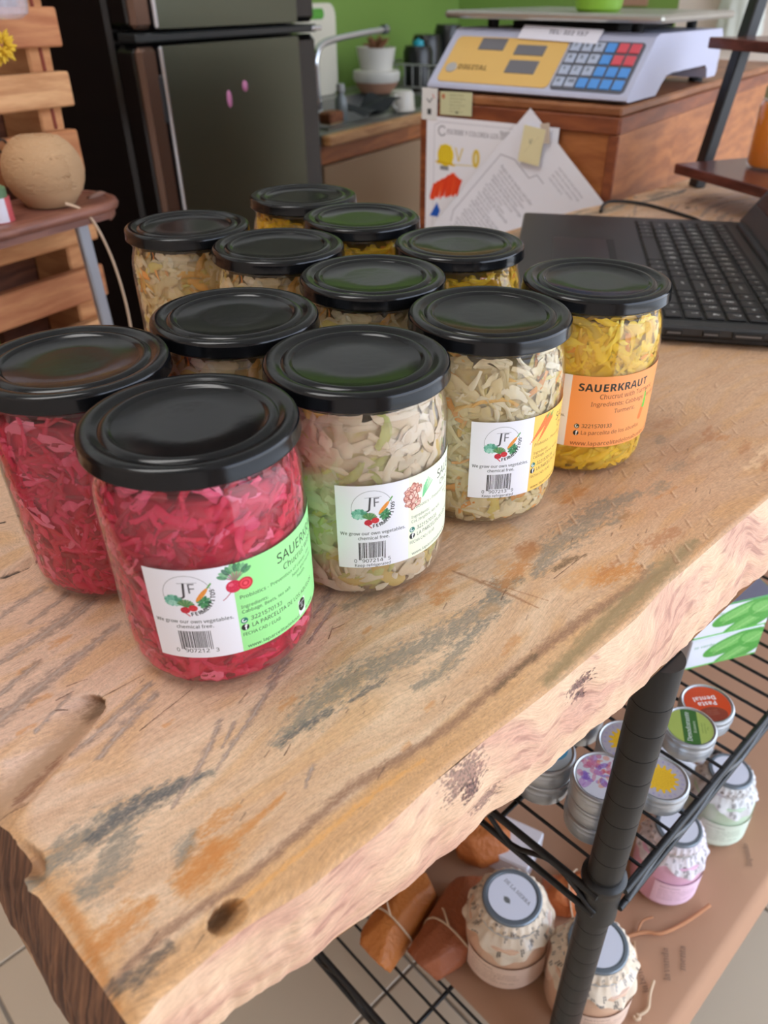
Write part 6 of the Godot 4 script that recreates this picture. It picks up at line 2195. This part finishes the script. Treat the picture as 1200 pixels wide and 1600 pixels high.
	part("front_flap", box_st(Vector3(0, 0.016, 0), Vector3(0.024, 0.032, 0.0012), 0.0002, Transform3D(Basis(Vector3.RIGHT, -0.3), Vector3(0, 0, 0.005))), mat("kraft tag", rgb8(196, 158, 122), 0.85), tag_)
	part("back_flap", box_st(Vector3(0, 0.016, 0), Vector3(0.024, 0.032, 0.0012), 0.0002, Transform3D(Basis(Vector3.RIGHT, 0.3), Vector3(0, 0, -0.012))), mat("kraft tag", rgb8(196, 158, 122), 0.85), tag_)
	var wc := thing("white_carton", "white carton lying on the lower shelf under the blue-lidded tins", "carton", Vector3(0.3900, base, -0.1500) + Vector3(0.10, 0, -0.03), 0.3)
	part("carton", box_st(Vector3(0, 0.016, 0), Vector3(0.060, 0.032, 0.085), 0.002), mat("carton white", rgb8(232, 234, 240), 0.45), wc)
	part("lid_flap", box_st(Vector3(0, 0.0326, 0.012), Vector3(0.058, 0.001, 0.058), 0.0003), mat("carton flap", rgb8(222, 216, 218), 0.5), wc)
	# white bottles with black caps lying on the lower shelf
	for i in 3:
		var b := thing("white_bottle", ["white bottle with a black cap lying under the leaf cartons", "white bottle with a black cap lying between two others on the lower shelf", "white bottle with a black cap lying nearest the red-lidded tin"][i], "bottle", Vector3(0.8096 - i * 0.0495, base + 0.0172, -0.094 + i * 0.0088), 0.15, "white bottles on the lower shelf")
		var T := Transform3D(Basis(Vector3.RIGHT, PI * 0.5), Vector3(0, 0, -0.05))
		part("bottle", lathe_st([Vector2(0, 0), Vector2(0.0155, 0), Vector2(0.017, 0.003), Vector2(0.017, 0.075), Vector2(0.012, 0.085), Vector2(0.010, 0.088)], 28, T), mat("white bottle", rgb8(222, 224, 230), 0.35), b)
		part("cap", lathe_st([Vector2(0.012, 0.087), Vector2(0.0135, 0.088), Vector2(0.0135, 0.108), Vector2(0.012, 0.110), Vector2(0, 0.110)], 24, T), mat("bottle black cap", rgb8(20, 20, 21), 0.4), b)


func bumpy_once(m: StandardMaterial3D) -> StandardMaterial3D:
	if not m.heightmap_enabled:
		if not mats.has("block bump"):
			var holder := mat("block bump", Color.WHITE)
			holder.albedo_texture = noise_tex(55, 0.04, 4)
		bumpy(m, mats["block bump"].albedo_texture, 0.12)
		m.uv1_triplanar = true
		m.uv1_scale = Vector3(14, 14, 14)
	return m


# a chunky, hand-cut block: a lump squared off by random planes
func faceted(r: Vector3, seed_: int) -> ArrayMesh:
	rng.seed = seed_
	var planes := []
	for k in 16:
		var d := Vector3(rng.randf() - 0.5, rng.randf() - 0.5, (rng.randf() - 0.5) * 1.2).normalized()
		planes.append([d, rng.randf_range(0.90, 1.05)])
	for k in 8:
		var a := TAU * k / 8.0 + rng.randf_range(-0.2, 0.2)
		planes.append([Vector3(cos(a), sin(a), rng.randf_range(-0.10, 0.10)).normalized(), rng.randf_range(0.86, 0.98)])
	planes.append([Vector3(0.25, 0.2, 1.0).normalized(), 0.86])
	planes.append([Vector3(-0.3, 0.1, 1.0).normalized(), 0.88])
	planes.append([Vector3(0.1, -0.2, -1.0).normalized(), 0.86])
	var P := PackedVector3Array()
	var nu := 49
	var nv := 33
	for j in nv:
		for i in nu:
			var a := TAU * (i % (nu - 1)) / (nu - 1)
			var e := PI * (float(j) / (nv - 1) - 0.5)
			var d := Vector3(sin(a) * cos(e), cos(a) * cos(e), sin(e))
			var t := 1.35
			for p in planes:
				var c: float = d.dot(p[0])
				if c > 0.05: t = minf(t, p[1] / c)
			P.append(Vector3(d.x * r.x * t, d.y * r.y * t, d.z * r.z * t))
	# u x v must point outwards: azimuth runs x -> from y, so flip the rows
	var Q := PackedVector3Array()
	for j in nv:
		for i in nu: Q.append(P[(nv - 1 - j) * nu + i])
	return grid_mesh(nu, nv, Q)


# ------------------------------------------------------------------ the room
# room axes are the kitchen's: a to the right along the kitchen wall, b out of it towards the shop front
func slab_box(a0: float, a1: float, y0: float, y1: float, b0: float, b1: float) -> SurfaceTool:
	return box_st(Vector3((a0 + a1) * 0.5, (y0 + y1) * 0.5, (b0 + b1) * 0.5), Vector3(absf(a1 - a0), absf(y1 - y0), absf(b1 - b0)))


func in_room(o: Node3D) -> Node3D:
	o.position = KIT
	o.rotation.y = deg_to_rad(KIT_TURN)
	return o


func make_room() -> void:
	var green := mat("green wall paint", rgb8(116, 148, 66), 0.8)
	var pale := mat("pale wall paint", rgb8(226, 212, 200), 0.85)
	var white := mat("ceiling paint", rgb8(232, 232, 228), 0.9)
	in_room(struct("wall_back", slab_box(-0.65, 2.3, 0.0, 1.95, -0.82, -0.68), green))
	in_room(struct("wall_back_left", slab_box(-2.9, -0.65, 0.0, 1.95, -0.82, -0.68), wood_mat("added brown cladding", 121, rgb8(112, 74, 52), rgb8(74, 46, 34), Vector3(2, 2, 2), 0.7)))  # unseen; brown cladding added for the fridge side to reflect
	in_room(struct("wall_back_upper", slab_box(-2.9, 2.3, 1.95, 2.9, -0.82, -0.68), white))
	in_room(struct("wall_right", slab_box(2.18, 2.34, 0.0, 1.95, -0.68, 0.36), green))
	in_room(struct("wall_right_upper", slab_box(2.18, 2.34, 1.95, 2.9, -0.68, 0.36), white))
	in_room(struct("wall_right_front", slab_box(2.18, 2.34, 0.0, 2.9, 0.36, 3.0), pale))
	in_room(struct("wall_left", slab_box(-3.04, -2.9, 0.0, 2.9, -0.82, 3.14), pale))
	# shop front: open roller door between two piers, a beam above
	in_room(struct("wall_front_left", slab_box(-2.9, -2.3, 0.0, 2.9, 3.0, 3.14), pale))
	in_room(struct("wall_front_right", slab_box(1.9, 2.34, 0.0, 2.9, 3.0, 3.14), pale))
	in_room(struct("wall_front_beam", slab_box(-2.3, 1.9, 2.55, 2.9, 3.0, 3.14), pale))
	in_room(struct("ceiling", slab_box(-3.04, 2.34, 2.9, 3.02, -0.82, 3.14), white))
	# pavement outside
	in_room(struct("ground", slab_box(-14.0, 14.0, -0.14, -0.06, 3.14, 18.0), mat("pavement", rgb8(214, 211, 204), 0.9)))
	# floor: screed with single tiles on it, grout showing between
	var tile_cols := [rgb8(194, 176, 152), rgb8(188, 171, 148), rgb8(198, 181, 157)]
	var fl := in_room(struct("floor", slab_box(-3.04, 2.34, -0.06, -0.004, -0.82, 3.14), mat("grout", rgb8(142, 132, 120), 0.9)))
	var inv := Transform3D(Basis(Vector3.UP, deg_to_rad(KIT_TURN)), KIT).affine_inverse()
	var tw := 0.457
	var td := 0.430
	var tm := []
	for k in 3:
		var m := mat("floor tile %d" % k, tile_cols[k], 0.35)
		tm.append(m)
	var mesh_st := box_st(Vector3.ZERO, Vector3(tw - 0.005, 0.008, td - 0.005), 0.0012)
	mesh_st.generate_normals()
	var mesh := mesh_st.commit()
	rng.seed = 2
	for i in range(-9, 9):
		for j in range(-9, 8):
			var c := Vector3(-0.069 + (i + 0.5) * tw, 0.0, -0.245 + (j + 0.5) * td)
			var l := inv * c
			if l.x < -2.66 or l.x > 1.95 or l.z < -0.46 or l.z > 2.80:
				continue
			var t := put("tile", mesh, tm[rng.randi() % 3], fl)
			t.transform = inv * Transform3D(Basis.IDENTITY, c - Vector3(0, 0.004, 0))
	# board and cloth bag on the right wall
	var bd := thing("brown_board", "plain brown board on the green wall behind the scale's plate", "board", kit_t(Vector3(2.16, 1.125, 0.10)), deg_to_rad(KIT_TURN))
	part("panel", box_st(Vector3(0.005, 0.16, 0), Vector3(0.014, 0.32, 0.26), 0.002), mat("brown board", rgb8(166, 128, 104), 0.8), bd)
	part("top_batten", box_st(Vector3(-0.004, 0.325, 0), Vector3(0.022, 0.016, 0.27), 0.002), mat("board batten", rgb8(130, 96, 76), 0.7), bd)
	var P := PackedVector3Array()
	var n := FastNoiseLite.new()
	n.seed = 19
	n.frequency = 1.0
	for j in 30:
		for i in 49:
			var a := TAU * (i % 48) / 48.0
			var t := j / 29.0
			var w := 0.085 * (1.0 - 0.55 * smoothstep(0.55, 1.0, t)) * sqrt(clampf(t * 9.0, 0.0, 1.0))
			var f := 1.0 + 0.16 * n.get_noise_3d(sin(a) * 2.6, t * 5.0, cos(a) * 2.6) + 0.06 * sin(a * 9.0 + t * 3.0)
			P.append(Vector3(sin(a) * w * 0.55 * f, t * 0.36, cos(a) * w * f))
	var bag := thing("plastic_bag", "crumpled translucent white plastic bag hanging on the pale wall behind the stand", "bag", kit_t(Vector3(2.10, 0.985, 0.635)), deg_to_rad(KIT_TURN))
	var bm := mat("bag plastic", rgb8(226, 230, 222), 0.35)
	bm.backlight_enabled = true
	bm.backlight = rgb8(120, 124, 118)
	put("bag_body", grid_mesh(49, 30, P), bm, bag)
	part("hook", tube_st(smooth_path([Vector3(0.08, 0.40, 0), Vector3(0.03, 0.40, 0), Vector3(0.0, 0.375, 0), Vector3(-0.01, 0.355, 0)], 5), 0.003, 6), mat("hanger wire", rgb8(120, 116, 110), 0.4, 0.7), bag)


func make_lamp() -> void:
	var o := thing("ceiling_lamp", "flat white ceiling lamp panel over the left of the shop", "lamp", Vector3(-0.35, 2.9, -0.65))
	part("frame", box_st(Vector3(0, -0.035, 0), Vector3(1.26, 0.07, 0.66), 0.006), mat("lamp frame", rgb8(236, 236, 236), 0.5), o)
	var m := mat("lamp diffuser", rgb8(250, 250, 248), 0.6)
	m.emission_enabled = true
	m.emission = Color(1.0, 0.99, 0.98)
	m.emission_energy_multiplier = 1.2
	part("diffuser", box_st(Vector3(0, -0.073, 0), Vector3(1.20, 0.006, 0.60), 0.001), m, o)


# ------------------------------------------------------------------ everything
func _ready() -> void:
	font_plain = SystemFont.new()
	font_plain.font_names = PackedStringArray(["Droid Sans"])
	font_bold = SystemFont.new()
	font_bold.font_names = PackedStringArray(["Droid Sans"])
	font_bold.font_weight = 700
	font_serif = SystemFont.new()
	font_serif.font_names = PackedStringArray(["Droid Serif"])
	fine_noise.seed = 1
	fine_noise.frequency = 0.5
	# camera: a phone's main lens, looking down over the corner of the slab
	var cam := Camera3D.new()
	cam.name = "Camera"
	add_child(cam)
	var back := Vector3(-0.5774, 0.5772, 0.5774).normalized()
	var right := Vector3(0.7101, 0.0061, 0.7040)
	right = (right - back * right.dot(back)).normalized()
	cam.transform = Transform3D(Basis(right, back.cross(right), back), Vector3(-0.0148, 1.1891, 0.1485))
	cam.projection = Camera3D.PROJECTION_FRUSTUM
	cam.keep_aspect = Camera3D.KEEP_HEIGHT
	cam.near = 0.05
	cam.far = 60.0
	var fpx := 1203.1        # focal length in pixels of the 1200 x 1600 frame
	cam.size = 1600.0 / fpx * cam.near
	cam.frustum_offset = Vector2((600.0 - 644.0), (828.9 - 800.0)) / fpx * cam.near
	var lens := CameraAttributesPhysical.new()
	lens.frustum_focal_length = 26.0
	lens.frustum_near = 0.05
	lens.frustum_far = 60.0
	lens.frustum_focus_distance = 0.46
	lens.exposure_aperture = 9.0
	cam.attributes = lens
	cam.current = true
	# daylight of an overcast sky through the open shop front
	var env := Environment.new()
	env.background_mode = Environment.BG_SKY
	var sky := Sky.new()
	var sm := ProceduralSkyMaterial.new()
	sm.sky_top_color = Color(0.84, 0.90, 1.0)
	sm.sky_horizon_color = Color(0.96, 0.97, 1.0)
	sm.ground_horizon_color = Color(0.74, 0.73, 0.70)
	sm.ground_bottom_color = Color(0.50, 0.49, 0.47)
	sm.sky_energy_multiplier = 1.0
	sm.ground_energy_multiplier = 1.0
	sky.sky_material = sm
	env.sky = sky
	env.background_energy_multiplier = 2.9
	env.tonemap_mode = Environment.TONE_MAPPER_LINEAR
	env.tonemap_exposure = 1.7
	env.sdfgi_enabled = true
	env.ssao_enabled = true
	env.ssil_enabled = true
	var we := WorldEnvironment.new()
	we.name = "WorldEnvironment"
	we.environment = env
	add_child(we)

	# a flat ceiling lamp over the left of the shop
	var lamp := AreaLight3D.new()
	lamp.name = "ceiling_lamp_light"
	lamp.area_size = Vector2(1.2, 0.6)
	lamp.light_energy = 0.85
	lamp.light_color = Color(1.0, 0.99, 0.98)
	lamp.area_range = 12.0
	lamp.area_attenuation = 2.0
	lamp.shadow_enabled = true
	lamp.position = Vector3(-0.35, 2.80, -0.65)
	lamp.rotation.x = -PI * 0.5
	add_child(lamp)

	make_room()
	make_lamp()
	make_slab()
	make_rack()
	make_cabinet()
	make_fridge()
	make_sink()
	make_pallet()
	make_stand()
	make_laptop()
	make_jars()
	make_tins()
	make_boxes()
	make_low_shelf()
